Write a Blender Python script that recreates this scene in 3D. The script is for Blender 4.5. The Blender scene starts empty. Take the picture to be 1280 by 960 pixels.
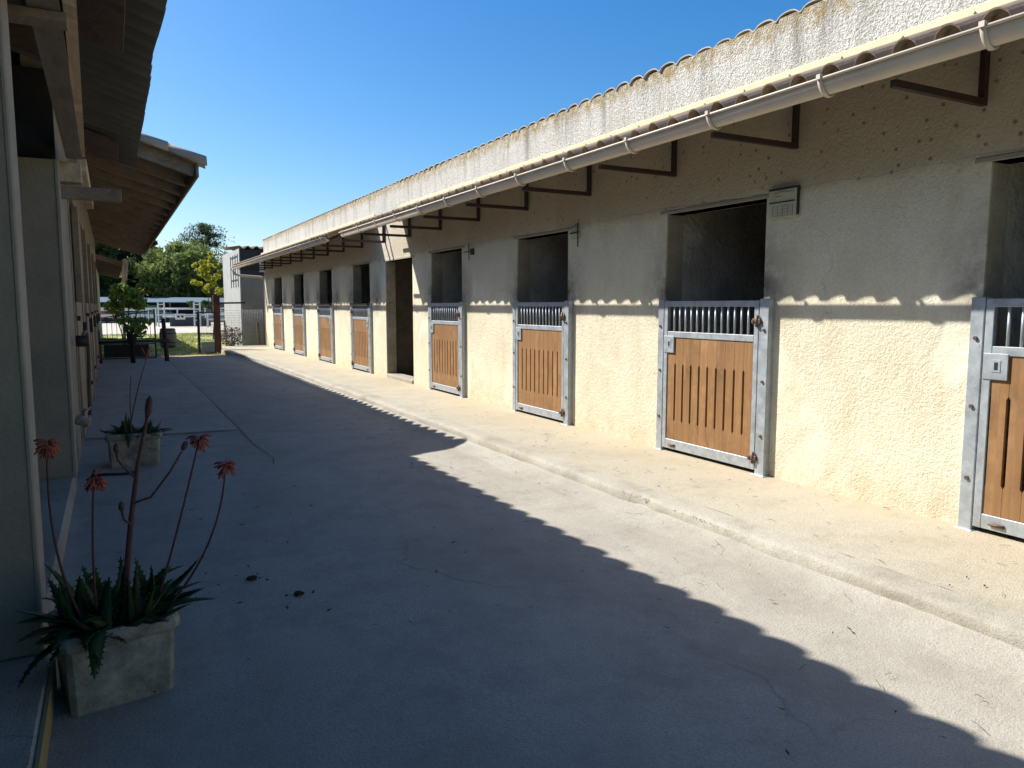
import bpy, bmesh, math, random
from mathutils import Vector, Matrix, noise
random.seed(11)
PI = math.pi
sc = bpy.context.scene
col = sc.collection

# ------------------------------------------------------------------ helpers
WO = {}

class MB:
    """collects geometry in world coordinates, links it as one mesh object"""
    def __init__(self): self.v = []; self.f = []; self.s = []
    def add(self, vs, fs, smooth=False):
        o = len(self.v); self.v += [tuple(p) for p in vs]
        self.f += [tuple(i + o for i in f) for f in fs]; self.s += [smooth] * len(fs)
        return self
    def box(self, x0, x1, y0, y1, z0, z1, m=None, c=0.0):
        x0, x1 = min(x0, x1), max(x0, x1); y0, y1 = min(y0, y1), max(y0, y1); z0, z1 = min(z0, z1), max(z0, z1)
        c = min(c, (x1-x0)*.4, (y1-y0)*.4, (z1-z0)*.4)
        if c <= 0:
            vs = [(x, y, z) for z in (z0, z1) for y in (y0, y1) for x in (x0, x1)]
            fs = [(0,2,3,1),(4,5,7,6),(0,1,5,4),(2,6,7,3),(0,4,6,2),(1,3,7,5)]
        else:
            bm = bmesh.new(); bmesh.ops.create_cube(bm, size=1)
            for v in bm.verts:
                v.co = Vector(((x0+x1)/2 + v.co.x*(x1-x0), (y0+y1)/2 + v.co.y*(y1-y0), (z0+z1)/2 + v.co.z*(z1-z0)))
            bmesh.ops.bevel(bm, geom=bm.edges[:], offset=c, segments=1, affect='EDGES')
            bm.verts.index_update()
            vs = [tuple(v.co) for v in bm.verts]; fs = [tuple(v.index for v in f.verts) for f in bm.faces]; bm.free()
        if m is not None: vs = [tuple(m @ Vector(p)) for p in vs]
        return self.add(vs, fs)
    def bar(self, a, b, w, h, up=(0,0,1)):
        a = Vector(a); b = Vector(b); d = (b-a).normalized(); u = Vector(up)
        s = d.cross(u)
        if s.length < 1e-4: s = d.cross(Vector((0,1,0)))
        s.normalize(); u = s.cross(d).normalized()
        vs = []
        for p in (a, b):
            for i, j in ((-1,-1),(1,-1),(1,1),(-1,1)): vs.append(p + s*(w/2*i) + u*(h/2*j))
        return self.add(vs, [(3,2,1,0),(4,5,6,7),(0,1,5,4),(1,2,6,5),(2,3,7,6),(3,0,4,7)])
    def tube(self, pts, r, n=8, cap=True):
        pts = [Vector(p) for p in pts]
        rs = r if isinstance(r, (list, tuple)) else [r]*len(pts)
        vs = []; fs = []; ref = None
        for i, p in enumerate(pts):
            d = (pts[min(i+1, len(pts)-1)] - pts[max(i-1, 0)]).normalized()
            if ref is None:
                ref = Vector((0,0,1)) if abs(d.z) < .9 else Vector((1,0,0))
            s = d.cross(ref).normalized(); u = s.cross(d).normalized(); ref = u
            for k in range(n):
                a = 2*PI*k/n; vs.append(p + (s*math.cos(a) + u*math.sin(a))*rs[i])
        for i in range(len(pts)-1):
            for k in range(n):
                k2 = (k+1) % n; fs.append((i*n+k, i*n+k2, (i+1)*n+k2, (i+1)*n+k))
        self.add(vs, fs, True)
        if cap:
            m = len(self.v) - len(vs)
            self.f.append(tuple(m + k for k in range(n))[::-1]); self.s.append(False)
            self.f.append(tuple(m + (len(pts)-1)*n + k for k in range(n))); self.s.append(False)
        return self
    def blob(self, c, r, sub=2, amp=.15, fr=3, seed=0):
        bm = bmesh.new(); bmesh.ops.create_icosphere(bm, subdivisions=sub, radius=1)
        rr = r if isinstance(r, (list, tuple)) else (r, r, r)
        vs = []
        for v in bm.verts:
            k = 1 + amp*noise.noise(v.co*fr + Vector((seed*7.3, seed, 0)))
            vs.append((c[0]+v.co.x*rr[0]*k, c[1]+v.co.y*rr[1]*k, c[2]+v.co.z*rr[2]*k))
        bm.verts.index_update()
        fs = [tuple(v.index for v in f.verts) for f in bm.faces]; bm.free()
        return self.add(vs, fs, True)
    def xform(self, m):
        self.v = [tuple(m @ Vector(p)) for p in self.v]; return self
    def build(self, name, mat, parent=None, origin=None, **kw):
        me = bpy.data.meshes.new(name)
        if origin is None:
            origin = WO[parent.name] if parent is not None else (0,0,0)
        o0 = Vector(origin)
        me.from_pydata([tuple(Vector(p)-o0) for p in self.v], [], self.f)
        me.polygons.foreach_set('use_smooth', self.s)
        me.update()
        o = bpy.data.objects.new(name, me); col.objects.link(o)
        me.materials.append(mat)
        if parent is not None:
            o.parent = parent; o.location = o0 - Vector(WO[parent.name])
        else: o.location = o0
        WO[o.name] = tuple(o0)
        tag(o, **kw)
        return o

def tag(o, label=None, cat=None, group=None, kind=None):
    if label: o['label'] = label
    if cat: o['category'] = cat
    if group: o['group'] = group
    if kind: o['kind'] = kind
    return o

def empty(name, loc, **kw):
    o = bpy.data.objects.new(name, None); col.objects.link(o); o.location = loc
    o.empty_display_size = .2
    WO[o.name] = tuple(loc); tag(o, **kw); return o

def copy_tree(o, parent=None):
    c = o.copy(); col.objects.link(c)
    if parent is not None: c.parent = parent
    for ch in list(o.children): copy_tree(ch, c)
    return c

# ------------------------------------------------------------------ materials
class NT:
    def __init__(self, name):
        self.m = bpy.data.materials.new(name); self.m.use_nodes = True
        self.t = self.m.node_tree; self.N = self.t.nodes; self.L = self.t.links
        self.b = self.N['Principled BSDF']
        tc = self.N.new('ShaderNodeTexCoord'); self.co = tc.outputs['Object']
    def n(self, typ, **kw):
        x = self.N.new('ShaderNode'+typ)
        for k, v in kw.items(): setattr(x, k, v)
        return x
    def set(self, node, key, val):
        if isinstance(val, bpy.types.NodeSocket): self.L.new(val, node.inputs[key])
        else: node.inputs[key].default_value = val
    def scale(self, vec, s, off=(0,0,0)):
        m = self.n('Mapping'); self.set(m, 'Vector', vec); m.inputs['Scale'].default_value = s; m.inputs['Location'].default_value = off
        return m.outputs[0]
    def noise(self, sc_, det=4, rough=.55, vec=None, dist=0):
        x = self.n('TexNoise'); self.set(x, 'Vector', vec or self.co)
        x.inputs['Scale'].default_value = sc_; x.inputs['Detail'].default_value = det
        x.inputs['Roughness'].default_value = rough; x.inputs['Distortion'].default_value = dist
        return x.outputs['Fac']
    def vor(self, sc_, vec=None, feat='F1', out='Distance', rnd=1):
        x = self.n('TexVoronoi', feature=feat); self.set(x, 'Vector', vec or self.co)
        x.inputs['Scale'].default_value = sc_; x.inputs['Randomness'].default_value = rnd
        return x.outputs[out]
    def ramp(self, f, a, b, va=0., vb=1.):
        x = self.n('MapRange'); self.set(x, 0, f)
        x.inputs[1].default_value = a; x.inputs[2].default_value = b; x.inputs[3].default_value = va; x.inputs[4].default_value = vb
        return x.outputs[0]
    def mix(self, f, a, b, mode='MIX'):
        x = self.n('Mix', data_type='RGBA', blend_type=mode)
        self.set(x, 0, f)
        for i, v in ((6, a), (7, b)):
            if isinstance(v, bpy.types.NodeSocket): self.L.new(v, x.inputs[i])
            else: x.inputs[i].default_value = (*v, 1) if len(v) == 3 else v
        return x.outputs[2]
    def math(self, op, a, b=None, c=None):
        x = self.n('Math', operation=op); self.set(x, 0, a)
        if b is not None: self.set(x, 1, b)
        if c is not None: self.set(x, 2, c)
        return x.outputs[0]
    def xyz(self):
        s = self.n('SeparateXYZ'); self.L.new(self.co, s.inputs[0]); return s.outputs
    def bump(self, h, strength=.5, dist=.01, prev=None):
        x = self.n('Bump'); x.inputs['Strength'].default_value = strength; x.inputs['Distance'].default_value = dist
        self.L.new(h, x.inputs['Height'])
        if prev is not None: self.L.new(prev, x.inputs['Normal'])
        return x.outputs[0]
    def done(self, color, rough=.85, metal=0., nrm=None, spec=.3):
        self.set(self.b, 'Base Color', color if isinstance(color, bpy.types.NodeSocket) else (*color, 1))
        self.set(self.b, 'Roughness', rough); self.set(self.b, 'Metallic', metal)
        self.b.inputs['Specular IOR Level'].default_value = spec
        if nrm is not None: self.L.new(nrm, self.b.inputs['Normal'])
        return self.m

def simple(name, c, c2=None, rough=.8, metal=0, ns=6, bs=40, bst=.3, bd=.004, spec=.3, off=False):
    t = NT(name)
    if off:
        oi = t.n('ObjectInfo'); v = t.n('VectorMath', operation='ADD'); t.L.new(t.co, v.inputs[0])
        mm = t.n('VectorMath', operation='SCALE'); t.L.new(oi.outputs['Location'], mm.inputs[0]); mm.inputs['Scale'].default_value = 3.7
        t.L.new(mm.outputs[0], v.inputs[1]); t.co = v.outputs[0]
    c2 = c2 or tuple(x*.72 for x in c)
    k = t.mix(t.ramp(t.noise(ns, 6, .65), .3, .7), c, c2)
    nn = t.bump(t.noise(bs, 4), bst, bd)
    return t.done(k, rough, metal, nn, spec)

def m_plaster():
    t = NT('cream_render'); x, y, z = t.xyz()
    base = t.mix(t.ramp(t.noise(1.1, 5, .6), .32, .7), (.80, .74, .565), (.72, .66, .49))
    # paler smooth patches of later plaster
    patch = t.ramp(t.noise(.9, 3, .5, t.scale(t.co, (1,1,.8), (3,1,4)), .6), .54, .60)
    base = t.mix(t.math('MULTIPLY', patch, .45), base, (.84, .79, .63))
    # upper band: browner old coat with pock marks
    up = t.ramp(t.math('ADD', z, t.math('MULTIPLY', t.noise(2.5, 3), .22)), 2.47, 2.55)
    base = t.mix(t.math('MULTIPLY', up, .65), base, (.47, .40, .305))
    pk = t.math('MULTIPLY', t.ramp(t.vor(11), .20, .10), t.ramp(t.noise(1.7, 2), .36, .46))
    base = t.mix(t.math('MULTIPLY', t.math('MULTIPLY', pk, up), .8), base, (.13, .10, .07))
    # a thin crack line where the two coats meet
    lz = t.math('ABSOLUTE', t.math('SUBTRACT', t.math('ADD', z, t.math('MULTIPLY', t.noise(1.6, 4), .10)), 2.475))
    base = t.mix(t.math('MULTIPLY', t.ramp(lz, .009, .002), t.ramp(t.noise(.7, 2), .45, .7, 0, .6)), base, (.22, .17, .11))
    # rust brown weathering, strongest high up
    st = t.ramp(t.noise(3.2, 5, .7, t.scale(t.co, (1,1,.5))), .46, .78)
    base = t.mix(t.math('MULTIPLY', st, .36), base, (.50, .38, .24))
    # horse grime either side of every opening
    my = t.math('PINGPONG', t.math('SUBTRACT', y, 5.1), 1.5)
    d = t.math('ABSOLUTE', t.math('SUBTRACT', my, .60))
    g = t.math('MULTIPLY', t.ramp(d, .42, .03), t.math('MULTIPLY', t.ramp(z, 1.25, 1.62), t.ramp(z, 2.25, 1.7)))
    g = t.math('MULTIPLY', g, t.ramp(t.noise(6, 5, .7), .22, .56))
    base = t.mix(t.math('MULTIPLY', g, .9), base, (.12, .095, .075))
    # reveals mixed darker behind the wall face, broken up by noise
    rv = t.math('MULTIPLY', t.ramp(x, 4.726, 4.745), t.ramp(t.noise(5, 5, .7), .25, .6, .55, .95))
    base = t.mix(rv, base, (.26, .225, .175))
    # dirt splash at the foot
    f = t.math('MULTIPLY', t.ramp(z, .52, .12), t.ramp(t.noise(7, 5, .7), .32, .62))
    base = t.mix(t.math('MULTIPLY', f, .45), base, (.46, .32, .18))
    # tan smears and runs low on the wall, and paler rubbed patches
    sm = t.math('MULTIPLY', t.ramp(t.noise(2.1, 4, .6, t.scale(t.co, (1,1,.55), (0,5,0)), .8), .56, .66), t.ramp(z, 1.5, .9))
    base = t.mix(t.math('MULTIPLY', sm, .22), base, (.55, .42, .24))
    cd = t.n('VectorMath', operation='ADD'); t.L.new(t.co, cd.inputs[0]); nz = t.n('TexNoise'); t.L.new(t.co, nz.inputs['Vector']); nz.inputs['Scale'].default_value = 3; nz.inputs['Detail'].default_value = 3
    cs = t.n('VectorMath', operation='SCALE'); t.L.new(nz.outputs['Color'], cs.inputs[0]); cs.inputs['Scale'].default_value = .4; t.L.new(cs.outputs[0], cd.inputs[1])
    ck = t.math('MULTIPLY', t.ramp(t.vor(.7, cd.outputs[0], 'DISTANCE_TO_EDGE'), .004, .001), t.ramp(t.noise(.9, 2), .52, .6))
    base = t.mix(t.math('MULTIPLY', ck, .22), base, (.25, .20, .14))
    sp = t.ramp(t.noise(60, 3, .8), .42, .66)
    base = t.mix(t.math('MULTIPLY', sp, .30), base, (.42, .36, .24))
    h = t.math('ADD', t.noise(75, 3, .8), t.math('MULTIPLY', t.noise(38, 3, .7), 1.2))
    h = t.math('MULTIPLY', h, t.ramp(patch, 0, 1, 1, .45))
    n = t.bump(h, .8, .012); n = t.bump(t.noise(5, 3), .3, .02, n)
    return t.done(base, .93, 0, n, .15)

def m_parapet():
    t = NT('weathered_white_render'); x, y, z = t.xyz()
    k = t.mix(t.ramp(t.noise(2.3, 5, .6), .3, .7), (.86, .83, .75), (.74, .71, .63))
    spk = t.ramp(t.noise(42, 4, .75), .46, .60)
    k = t.mix(t.math('MULTIPLY', spk, .62), k, (.36, .34, .30))
    stv = t.ramp(t.noise(5.2, 4, .7, t.scale(t.co, (.3, 1, .09))), .50, .72)
    zz = t.ramp(z, 3.25, 3.74, .35, 1)
    k = t.mix(t.math('MULTIPLY', t.math('MULTIPLY', stv, zz), .85), k, (.20, .185, .15))
    # ochre lichen hanging from the top edge, one tongue per tile
    wv = t.math('SINE', t.math('MULTIPLY', y, 2*PI/.235))
    edge = t.math('ADD', t.math('ADD', z, t.math('MULTIPLY', wv, .02)), t.math('MULTIPLY', t.noise(6, 5, .7), .30))
    li = t.math('MULTIPLY', t.ramp(edge, 3.71, 3.84), t.ramp(t.noise(14, 4), .3, .6))
    k = t.mix(t.math('MULTIPLY', li, .85), k, (.40, .28, .10))
    h = t.math('ADD', t.noise(60, 3, .8), t.math('MULTIPLY', t.noise(30, 3, .75), 1.2))
    n = t.bump(h, 1.0, .024); n = t.bump(t.math('SINE', t.math('MULTIPLY', y, 2*PI/.235)), .25, .01, n)
    return t.done(k, .95, 0, n, .1)

def m_concrete(name, a, b, stain, seed=0, tan=None, warm=(.3,.25,.18)):
    t = NT(name); x, y, z = t.xyz()
    v = t.scale(t.co, (1,1,1), (seed*3.1, seed*1.7, 0))
    k = t.mix(t.ramp(t.noise(.55, 5, .6, v), .3, .7), a, b)
    k = t.mix(t.math('MULTIPLY', t.ramp(t.noise(2.4, 5, .75, v), .46, .66), .6), k, stain)
    k = t.mix(t.math('MULTIPLY', t.ramp(t.noise(1.1, 5, .65, t.scale(v, (1,.35,1))), .46, .70), .5), k, warm)
    k = t.mix(t.math('MULTIPLY', t.ramp(t.noise(110, 3, .9, v), .45, .58), .62), k, tuple(c*.55 for c in a))
    k = t.mix(t.math('MULTIPLY', t.ramp(t.vor(34, v), .12, .05), .6), k, (.07, .065, .06))
    if tan: k = t.mix(t.math('MULTIPLY', t.ramp(x, 3.75, 4.65), t.ramp(t.noise(1.3, 4, .65, v), .3, .7, .15, .75)), k, tan)
    # hairline cracks
    dv = t.n('VectorMath', operation='ADD'); t.L.new(v, dv.inputs[0])
    nz = t.n('TexNoise'); t.L.new(v, nz.inputs['Vector']); nz.inputs['Scale'].default_value = 2.2; nz.inputs['Detail'].default_value = 4
    sc2 = t.n('VectorMath', operation='SCALE'); t.L.new(nz.outputs['Color'], sc2.inputs[0]); sc2.inputs['Scale'].default_value = .5
    t.L.new(sc2.outputs[0], dv.inputs[1])
    cr = t.vor(.42, dv.outputs[0], 'DISTANCE_TO_EDGE')
    cm = t.math('MULTIPLY', t.ramp(cr, .006, .001), t.ramp(t.noise(.8, 2, .5, v), .5, .6))
    k = t.mix(t.math('MULTIPLY', cm, .35), k, (.12, .11, .09))
    n = t.bump(t.noise(80, 3, .85, v), .7, .009)
    n = t.bump(t.noise(14, 3, .6, v), .35, .012, n)
    n = t.bump(cm, -.15, .004, n)
    return t.done(k, .9, 0, n, .2)

def m_galv():
    t = NT('galvanised_steel')
    oi = t.n('ObjectInfo'); v = t.n('VectorMath', operation='ADD'); t.L.new(t.co, v.inputs[0]); t.L.new(oi.outputs['Location'], v.inputs[1]); t.co = v.outputs[0]
    c = t.vor(22, None, 'F1', 'Color')
    k = t.mix(t.ramp(t.noise(16, 5, .7), .3, .7), (.46, .49, .51), (.31, .345, .37))
    bw = t.n('RGBToBW'); t.L.new(c, bw.inputs[0]); k = t.mix(t.ramp(bw.outputs[0], .2, .8, 0, .35), k, (.54, .58, .60))
    k = t.mix(t.math('MULTIPLY', t.ramp(t.noise(5, 6, .75), .55, .75), .5), k, (.22, .20, .17))
    n = t.bump(t.noise(60, 3), .12, .002)
    return t.done(k, t.ramp(t.noise(9, 4), .3, .7, .42, .62), .55, n, .5)

def m_wood(name, a, b, dark, axis='z', board=.107, off=0.0):
    """vertical or lengthwise boards, every board its own tone"""
    t = NT(name); x, y, z = t.xyz()
    oi = t.n('ObjectInfo')
    rnd = t.math('MULTIPLY', oi.outputs['Random'], 37.0)
    if board:
        idx = t.math('FLOOR', t.math('DIVIDE', t.math('ADD', y, off), board))
        w = t.n('TexWhiteNoise', noise_dimensions='1D'); t.L.new(t.math('ADD', idx, rnd), w.inputs['W']); tone = w.outputs['Value']
    else: tone = t.noise(1.2, 2)
    cm = t.n('CombineXYZ'); t.L.new(t.math('ADD', x, rnd), cm.inputs[0]); t.L.new(t.math('ADD', y, t.math('MULTIPLY', tone, 3.)), cm.inputs[1]); t.L.new(z, cm.inputs[2])
    s = {'z': (30, 30, 1.6), 'y': (30, 1.6, 30), 'x': (1.6, 30, 30)}[axis]
    g = t.noise(1, 6, .65, t.scale(cm.outputs[0], s), .5)
    k = t.mix(t.ramp(g, .3, .72), a, b)
    k = t.mix(t.ramp(tone, 0, 1, 0, .35), k, tuple(q*.55 for q in a))
    k = t.mix(t.math('MULTIPLY', t.ramp(t.noise(3, 5, .7, cm.outputs[0]), .5, .75), .6), k, dark)
    k = t.mix(t.ramp(oi.outputs['Random'], 0, 1, 0, .30), k, tuple(q*.5 for q in a))
    k = t.mix(t.math('MULTIPLY', t.ramp(t.noise(14, 5, .8, cm.outputs[0]), .60, .74), .45), k, dark)
    k = t.mix(t.math('MULTIPLY', t.ramp(t.noise(2.2, 4, .7, cm.outputs[0]), .52, .74), .35), k, tuple(min(1, q*1.5+.04) for q in a))
    n = t.bump(g, .5, .004)
    return t.done(k, .68, 0, n, .25)

M = {}
M['plaster'] = m_plaster()
M['parapet'] = m_parapet()
M['yard'] = m_concrete('yard_concrete', (.475, .44, .375), (.385, .36, .31), (.28, .255, .215), 0)
M['slab'] = m_concrete('old_slab_concrete', (.53, .495, .425), (.43, .40, .345), (.31, .285, .24), 4)
M['walk'] = m_concrete('walkway_concrete', (.51, .465, .37), (.44, .40, .32), (.34, .30, .225), 2, tan=(.48, .385, .255), warm=(.44, .36, .24))
M['kerb'] = m_concrete('kerb_concrete', (.50, .465, .39), (.40, .37, .305), (.20, .18, .135), 6)
M['galv'] = m_galv()
M['doorwood'] = m_wood('stained_door_boards', (.36, .195, .08), (.215, .112, .05), (.11, .06, .03), 'z', .1)
M['oldwood'] = m_wood('aged_timber', (.26, .225, .185), (.15, .125, .10), (.07, .045, .03), 'y', 0)
M['oldwoodx'] = m_wood('aged_rafter_timber', (.34, .27, .20), (.20, .15, .11), (.07, .045, .03), 'x', 0)
M['palesoffit'] = m_wood('grey_brown_soffit_timber', (.36, .32, .27), (.20, .165, .135), (.09, .055, .04), 'y', 0)
M['oldwoodz'] = m_wood('aged_post_timber', (.40, .32, .22), (.27, .20, .13), (.12, .08, .05), 'z', 0)
M['reddish'] = m_wood('red_brown_planks', (.16, .115, .09), (.09, .062, .05), (.06, .035, .025), 'x', 0)
M['palebeam'] = m_wood('pale_beam_timber', (.78, .62, .42), (.45, .32, .20), (.20, .12, .07), 'y', 0)
M['brown_steel'] = simple('brown_painted_steel', (.055, .032, .026), (.035, .022, .02), .55, .1, spec=.4)
M['gutter'] = simple('sand_pvc', (.66, .57, .46), (.54, .46, .37), .42, 0, 2, 20, .05, .002, .5)
M['flash'] = simple('cream_flashing', (.72, .62, .40), (.60, .50, .31), .6, 0, 3, 30, .1, .002)
M['tile'] = simple('fibre_cement_tile', (.33, .255, .18), (.22, .175, .13), .9, 0, 5, 60, .5, .005)
M['tilecap'] = simple('lichen_roof_tile', (.50, .46, .38), (.34, .315, .265), .95, 0, 7, 60, .6, .006)
M['sheet'] = simple('grey_fibre_cement_sheet', (.15, .145, .13), (.105, .10, .09), .9, 0, 2.5, 50, .4, .005)
M['verge'] = simple('clay_verge_tile', (.46, .36, .27), (.30, .24, .18), .9, 0, 4, 50, .5, .005)
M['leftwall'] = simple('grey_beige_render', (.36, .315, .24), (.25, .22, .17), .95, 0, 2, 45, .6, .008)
M['leftedge'] = simple('lit_corner_and_lintel_render', (.37, .335, .26), (.28, .255, .20), .95, 0, 3, 45, .6, .006)
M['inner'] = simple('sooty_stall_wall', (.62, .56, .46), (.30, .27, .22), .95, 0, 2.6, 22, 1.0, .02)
M['passage_dark'] = simple('dark_passage_wall', (.15, .115, .085), (.07, .055, .045), .95, 0, 2.6, 22, .8, .015)  # plain dark tone, deeper than the stall walls
M['innerfloor'] = simple('stall_litter', (.34, .27, .15), (.22, .17, .10), 1, 0, 3, 30, .8, .02)
M['rust'] = simple('rusty_iron', (.16, .075, .04), (.07, .04, .03), .85, .2, 20, 60, .4, .002)
M['bolt'] = simple('rusty_bolt', (.20, .13, .09), (.11, .08, .06), .6, .6, 20, 60, .3, .001)
M['black'] = simple('black_rubber_and_shade', (.02, .02, .02), (.03, .03, .03), .6)
M['blackiron'] = simple('black_painted_iron', (.03, .03, .03), (.05, .045, .04), .55, .2)
M['darkpost'] = m_wood('tarred_post_timber', (.075, .06, .05), (.04, .03, .025), (.02, .015, .01), 'z', 0)
M['redpost'] = m_wood('red_brown_post_timber', (.13, .055, .035), (.08, .035, .025), (.04, .02, .015), 'z', 0)
M['stone'] = simple('mossy_cast_stone', (.46, .42, .33), (.12, .11, .085), .95, 0, 9, 55, .8, .008, off=True)
M['soil'] = simple('potting_soil', (.05, .035, .025), (.03, .02, .015), 1, 0, 10, 60, 1, .01)
def m_leaf(name, a, b, rough=.75):
    t = NT(name); k = t.mix(t.ramp(t.noise(3.5, 4, .7), .3, .7), a, b)
    g = t.n('NewGeometry')
    k = t.mix(t.ramp(g.outputs['Random Per Island'], 0, 1, 0, .5), k, tuple(q*.5 for q in b))
    m = t.done(k, rough, 0, None, .12)
    tr = t.n('BsdfTranslucent'); t.L.new(k, tr.inputs['Color']); mx = t.n('MixShader'); mx.inputs[0].default_value = .38
    out = t.N['Material Output']; t.L.new(t.b.outputs[0], mx.inputs[1]); t.L.new(tr.outputs[0], mx.inputs[2]); t.L.new(mx.outputs[0], out.inputs['Surface'])
    return m
M['aloe'] = m_leaf('aloe_leaf', (.10, .17, .06), (.045, .09, .035), .4)
M['stalk'] = simple('aloe_stalk', (.13, .055, .05), (.08, .045, .035), .6)
M['bloom'] = m_leaf('coral_aloe_flower', (.72, .15, .12), (.60, .20, .13), .5)
M['leafA'] = m_leaf('willow_leaf', (.27, .32, .10), (.18, .235, .07))
M['leafB'] = m_leaf('dark_conifer_leaf', (.11, .15, .06), (.06, .095, .04))
M['leafC'] = m_leaf('yellow_green_leaf', (.62, .56, .08), (.46, .46, .07))
M['leafD'] = m_leaf('bright_shrub_leaf', (.30, .42, .09), (.17, .27, .07))
M['leafE'] = m_leaf('dry_brown_twig', (.12, .075, .05), (.07, .045, .035))
M['bark'] = simple('bark', (.11, .08, .055), (.06, .045, .03), .95, 0, 8, 30, .8, .02)
M['grass'] = simple('grass_ground', (.27, .32, .09), (.36, .31, .16), 1, 0, 1.6, 25, .8, .02)
M['blade'] = m_leaf('grass_blade', (.34, .42, .10), (.30, .30, .10))
M['sand'] = simple('arena_sand', (.50, .455, .375), (.44, .395, .32), 1, 0, .4, 12, .5, .02)
M['earth'] = simple('bare_earth', (.40, .31, .20), (.28, .23, .13), 1, 0, 1.2, 20, .6, .02)
M['white'] = simple('white_paint', (.62, .61, .57), (.50, .50, .46), .5)
M['shedwall'] = simple('grey_block_wall', (.27, .27, .26), (.20, .20, .20), .95, 0, 2.2, 30, .6, .01)
M['shedlit'] = simple('sunlit_block_wall', (.46, .46, .43), (.34, .34, .32), .95, 0, 2.2, 30, .6, .01)  # paler than the block front: sunlight on the shed's side put into the colour
M['shedclad'] = simple('dark_sheet_cladding', (.045, .05, .06), (.03, .035, .045), .7)
M['bluepanel'] = simple('pale_blue_sheet_metal', (.28, .34, .37), (.20, .25, .28), .6, .2)
M['canopy'] = simple('blue_grey_roofing', (.11, .17, .20), (.08, .13, .16), .95)
M['signm'] = simple('faded_sign_board', (.56, .53, .36), (.46, .44, .30), .6, 0, 8, 60, .1, .001)
M['signink'] = simple('faded_sign_ink', (.30, .28, .19), (.22, .20, .15), .7)
M['black_line'] = simple('black_strip', (.02, .02, .02), (.03, .03, .03), .6)
M['rubber_hose'] = simple('grey_hose', (.12, .10, .08), (.08, .07, .06), .6)
M['wirem'] = simple('galvanised_wire', (.42, .43, .43), (.30, .30, .30), .5, .5)
M['oak'] = simple('weathered_barrel_oak', (.20, .19, .175), (.11, .105, .10), .9, 0, 6)
M['tealpaint'] = simple('teal_car_paint', (.03, .13, .15), (.03, .11, .13), .3, .3, spec=.6)
M['redpaint'] = simple('red_car_paint', (.30, .03, .03), (.25, .03, .03), .3, .2, spec=.6)
M['greypaint'] = simple('grey_car_paint', (.20, .21, .23), (.17, .18, .2), .3, .4, spec=.6)
M['carglass'] = simple('dark_car_glass', (.02, .025, .03), (.02, .02, .025), .08, 0, spec=.8)
M['weed'] = m_leaf('kerb_weed', (.16, .18, .04), (.12, .11, .03))
M['drylitter'] = m_leaf('dead_leaf', (.13, .095, .06), (.08, .058, .035), .9)
M['yellowpaint'] = simple('worn_yellow_paint', (.34, .27, .06), (.30, .27, .18), .9, 0, 8)

# ------------------------------------------------------------------ generic builders
def wallgrid(mb, ys, zs, x0, x1, solid):
    """wall in the Y-Z plane, thickness x0..x1; only exposed faces are made"""
    ny, nz = len(ys)-1, len(zs)-1
    S = lambda i, j: 0 <= i < ny and 0 <= j < nz and solid((ys[i]+ys[i+1])/2, (zs[j]+zs[j+1])/2)
    for i in range(ny):
        for j in range(nz):
            if not S(i, j): continue
            y0, y1, z0, z1 = ys[i], ys[i+1], zs[j], zs[j+1]
            mb.add([(x0,y0,z0),(x0,y1,z0),(x0,y1,z1),(x0,y0,z1)], [(3,2,1,0)][::-1])
            mb.add([(x1,y0,z0),(x1,y1,z0),(x1,y1,z1),(x1,y0,z1)], [(0,1,2,3)])
            if not S(i-1, j): mb.add([(x0,y0,z0),(x1,y0,z0),(x1,y0,z1),(x0,y0,z1)], [(0,1,2,3)])
            if not S(i+1, j): mb.add([(x0,y1,z0),(x1,y1,z0),(x1,y1,z1),(x0,y1,z1)], [(3,2,1,0)])
            if not S(i, j-1): mb.add([(x0,y0,z0),(x1,y0,z0),(x1,y1,z0),(x0,y1,z0)], [(3,2,1,0)])
            if not S(i, j+1): mb.add([(x0,y0,z1),(x1,y0,z1),(x1,y1,z1),(x0,y1,z1)], [(0,1,2,3)])

def hump(y, p, h, frac=.62):
    """roman-tile profile: round humps with flats between"""
    u = ((y / p) % 1.0 - .5) * 2
    return h*math.sqrt(max(0, 1-(u/frac)**2)) if abs(u) < frac else 0.0
def wave(y, p, h): return h*(.5+.5*math.cos(2*PI*y/p))

def sheet(mb, y0, y1, xa, za, xb, zb, prof, step, th=.008, ny_jit=0.0, nseg=2, lift=0):
    """corrugated sheet running from eave (xa,za) up to (xb,zb), ribs along X"""
    n = max(1, int(round((y1-y0)/step)))
    top = []; fs = []
    L = math.hypot(xb-xa, zb-za); nx, nz_ = -(zb-za)/L, (xb-xa)/L
    if nz_ < 0: nx, nz_ = -nx, -nz_
    vs = []
    for side in (0, 1):
        for i in range(n+1):
            y = y0 + (y1-y0)*i/n
            h = prof(y) + (0 if side == 0 else -th)
            dx = ny_jit*noise.noise(Vector((y*.9, 3, 0)))
            for k in range(nseg+1):
                s = k/nseg
                xx = xa + (xb-xa)*s + (dx if k == 0 else 0)
                vs.append((xx+nx*h, y, za+(zb-za)*s+nz_*h))
    w = nseg+1; o = (n+1)*w
    for i in range(n):
        for k in range(nseg):
            a = i*w+k
            fs.append((a, a+1, a+w+1, a+w)); fs.append((o+a, o+a+w, o+a+w+1, o+a+1))
        a = i*w; fs.append((a, a+w, o+a+w, o+a)); a = i*w+nseg; fs.append((a, o+a, o+a+w, a+w))
    for k in range(nseg):
        a = k; fs.append((a, o+a, o+a+1, a+1)); a = n*w+k; fs.append((a, a+1, o+a+1, o+a))
    mb.add(vs, fs, False)

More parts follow.
